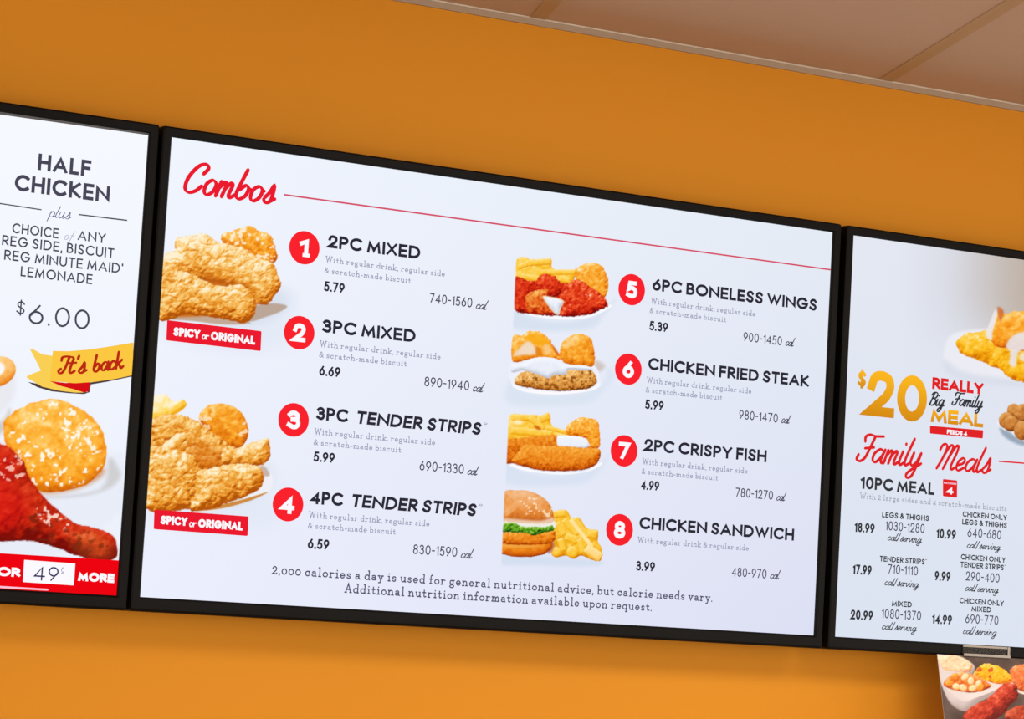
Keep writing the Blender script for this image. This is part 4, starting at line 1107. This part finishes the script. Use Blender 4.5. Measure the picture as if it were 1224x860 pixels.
p = Pic(px0, px0 + PW, -PH, 0, .0011, lambda gx, gz: np.broadcast_to(np.array((92, 76, 70), float), gx.shape + (3,)).copy(), poster_px)
p.view(1100, 760, 8.6)
nz_ = fbm(p.X, p.Y, 120, 5, 3)[..., None]
p.rgb = p.rgb + (nz_ - .5) * 44
W2 = [(168, 158, 160), (194, 186, 190), (212, 206, 210), (226, 220, 222), (242, 238, 236)]
d = p.sdf([(150, 200), (250, 205), (400, 215), (520, 280), (560, 340), (520, 420), (420, 600), (300, 640), (220, 520), (180, 340)])
p.food(d, W2, D=120, bscale=100, bamp=4, seed=2, a=.18, b=.6, tex=.08, soft=14)
d = p.sdf([(170, 230), (250, 208), (380, 214), (490, 266), (540, 320), (500, 372), (380, 372), (240, 350), (200, 290)], wob=8)
p.food(d, [(196, 120, 70), (226, 176, 130), (238, 206, 168), (244, 222, 190), (252, 238, 216)], D=40, bscale=50, bamp=26, seed=4, a=.3, tex=.4)
d = p.sdf([(540, 400), (600, 420), (720, 480), (860, 500), (970, 440), (980, 520), (860, 620), (640, 560)])
p.food(d, W2, D=60, bscale=80, bamp=4, seed=5, a=.2, tex=.08, soft=14)
d = p.sdf([(545, 390), (600, 330), (660, 292), (740, 300), (830, 330), (900, 380), (950, 440), (930, 490), (820, 500), (720, 486), (620, 440)], wob=10)
p.food(d, CHEESE, D=60, bscale=44, bamp=30, seed=7, a=.26, b=.46, tex=.35)
p.specks(d, (200, 70, 20), 60, .66, 3, .8)
d = p.sdf([(220, 500), (260, 500), (500, 590), (720, 540), (860, 500), (780, 600), (600, 690), (520, 760), (440, 780), (340, 730), (270, 640)])
p.food(d, W2, D=140, bscale=120, bamp=3, seed=9, a=.12, b=.62, tex=.06, soft=16)
d = p.sdf([(236, 490), (300, 420), (420, 380), (560, 410), (680, 480), (730, 520), (660, 560), (520, 588), (360, 566), (260, 530)])
p.food(d, [(150, 44, 6), (190, 74, 14), (214, 110, 34), (232, 156, 80), (246, 214, 160)], D=40, bscale=60, bamp=14, seed=10, a=.24, tex=.3)
for k, (x, y) in enumerate(((300, 500), (370, 530), (440, 540), (360, 430), (520, 470), (600, 500), (620, 540), (460, 430), (540, 545))):
    p.food(p.ell(x, y, 44, 34, 20 * k), [(206, 110, 40), (232, 160, 90), (244, 204, 150), (248, 226, 190), (254, 244, 226)] if k % 3 else DEEPF, D=26, bscale=30, bamp=8, seed=50 + k, a=.3, tex=.15, soft=12)
d = p.sdf([(920, 380), (960, 320), (1060, 300), (1200, 320), (1300, 420), (1260, 560), (1060, 580), (960, 500)], wob=10)
p.food(d, [(140, 50, 20), (196, 84, 40), (226, 116, 60), (240, 150, 90), (250, 190, 140)], D=100, bscale=60, bamp=24, seed=12, a=.24, tex=.35)
p.put(p.sdf([(1000, 560), (1100, 590), (1250, 590), (1250, 620), (1080, 612), (990, 580)]), (226, 214, 206), 12)
d = p.sdf([(440, 860), (470, 790), (560, 720), (680, 660), (760, 590), (860, 500), (960, 500), (1000, 560), (990, 660), (920, 720), (860, 800), (760, 880), (660, 960), (500, 980)], wob=12, wscale=40)
p.food(d, [(100, 20, 10), (150, 36, 20), (188, 56, 34), (214, 88, 60), (240, 150, 120)], D=120, bscale=60, bamp=36, seed=14, a=.16, b=.55, tex=.4, ridge=.55)
d = p.sdf([(880, 800), (960, 740), (1100, 720), (1300, 740), (1300, 900), (1000, 960), (880, 880)], wob=12, wscale=40)
p.food(d, [(90, 26, 14), (140, 44, 26), (176, 62, 36), (208, 100, 66), (236, 150, 110)], D=80, bscale=60, bamp=30, seed=16, a=.16, tex=.4)
p.build(poster, 'printed_sheet', M_PRINT, 0, 'dark printed photo of white bowls and red chicken', full=True, mapper=lambda x, z: sheet(x, -z, .0005))
x_, h_ = np.array([px0, px0 + PW, px0 + PW, px0]), np.array([PH, PH, 0, 0])
cv = np.concatenate([sheet(x_, h_, .0004), sheet(x_, h_, -.0004)])
obj('card_backing', cv, [(0, 1, 2, 3), (7, 6, 5, 4), (0, 4, 5, 1), (1, 5, 6, 2), (2, 6, 7, 3), (3, 7, 4, 0)], M_CARD, poster)
# clear tab folded over the bezel
tx0, _ = at(1151, 776, -.008); tx1, _ = at(1206.5, 780, -.008)
ztop = Z0 - SH / 2 - .0012
tab = [(-PRO - .0008, ztop), (-PRO - .0010, PT + .004)]
q = [(y, z) for y, z in tab] + [(float(s_[1]), float(s_[2])) for s_ in (sheet(0.0, .0005, .0014), sheet(0.0, .0018, .0016))]
V, F = [], []
for y, z in q:
    V += [(tx0, y, z), (tx1, y, z), (tx0, y - .0009, z), (tx1, y - .0009, z)]
for i in range(len(q) - 1):
    a, b = 4 * i, 4 * i + 4
    F += [(a + 2, a + 3, b + 3, b + 2), (a, b, b + 1, a + 1), (a, a + 2, b + 2, b), (a + 1, b + 1, b + 3, a + 3)]
F += [(0, 1, 3, 2), (len(V) - 4, len(V) - 2, len(V) - 1, len(V) - 3)]
obj('clear_tab', V, F, M_CLIP, poster, label='clear plastic tab holding the sheet')
M_EDGE = principled('frosted_plastic_edge', (.36, .32, .28), .4, .4)


def edge(z_lo, z_hi, x0, x1, y):
    v, f = box_vf(x0, x1, y - .0006, y, z_lo, z_hi)
    return v, f


V, F = [], []
for q in (edge(PT - .0002, PT + .0042, tx0, tx1, -.0112), edge(PT - .0002, ztop, tx1 - .005, tx1, -.0094), edge(ztop - .0035, ztop, tx0, tx1, -.0080)):
    F += [tuple(len(V) + i for i in t_) for t_ in q[1]]; V += q[0]
obj('tab_edge', V, F, M_EDGE, poster, label='pale frosted edges of the clear tab')

# grey inner lip seen along the top of the left screen
M_LIP = principled('grey_lip_plastic', (.10, .10, .105), .5, .4)
xa, xb, zq = CX_L - SW / 2, CX_L + SW / 2, Z0 + SH / 2
V = [(xa, -.0042, zq + .0004), (xb, -.0042, zq + .0004), (xb, -.0004, zq - .0018), (xa, -.0004, zq - .0068), (xa, -.0001, zq + .0004), (xb, -.0001, zq + .0004), (xb, -.0001, zq - .0018), (xa, -.0001, zq - .0068)]
obj('inner_lip', V, [(0, 3, 2, 1), (4, 5, 6, 7), (3, 7, 6, 2), (0, 1, 5, 4), (0, 4, 7, 3), (1, 2, 6, 5)], M_LIP, left, label='grey lip inside the top of the bezel')

for o in scene.objects:
    if 'base' in o: del o['base']
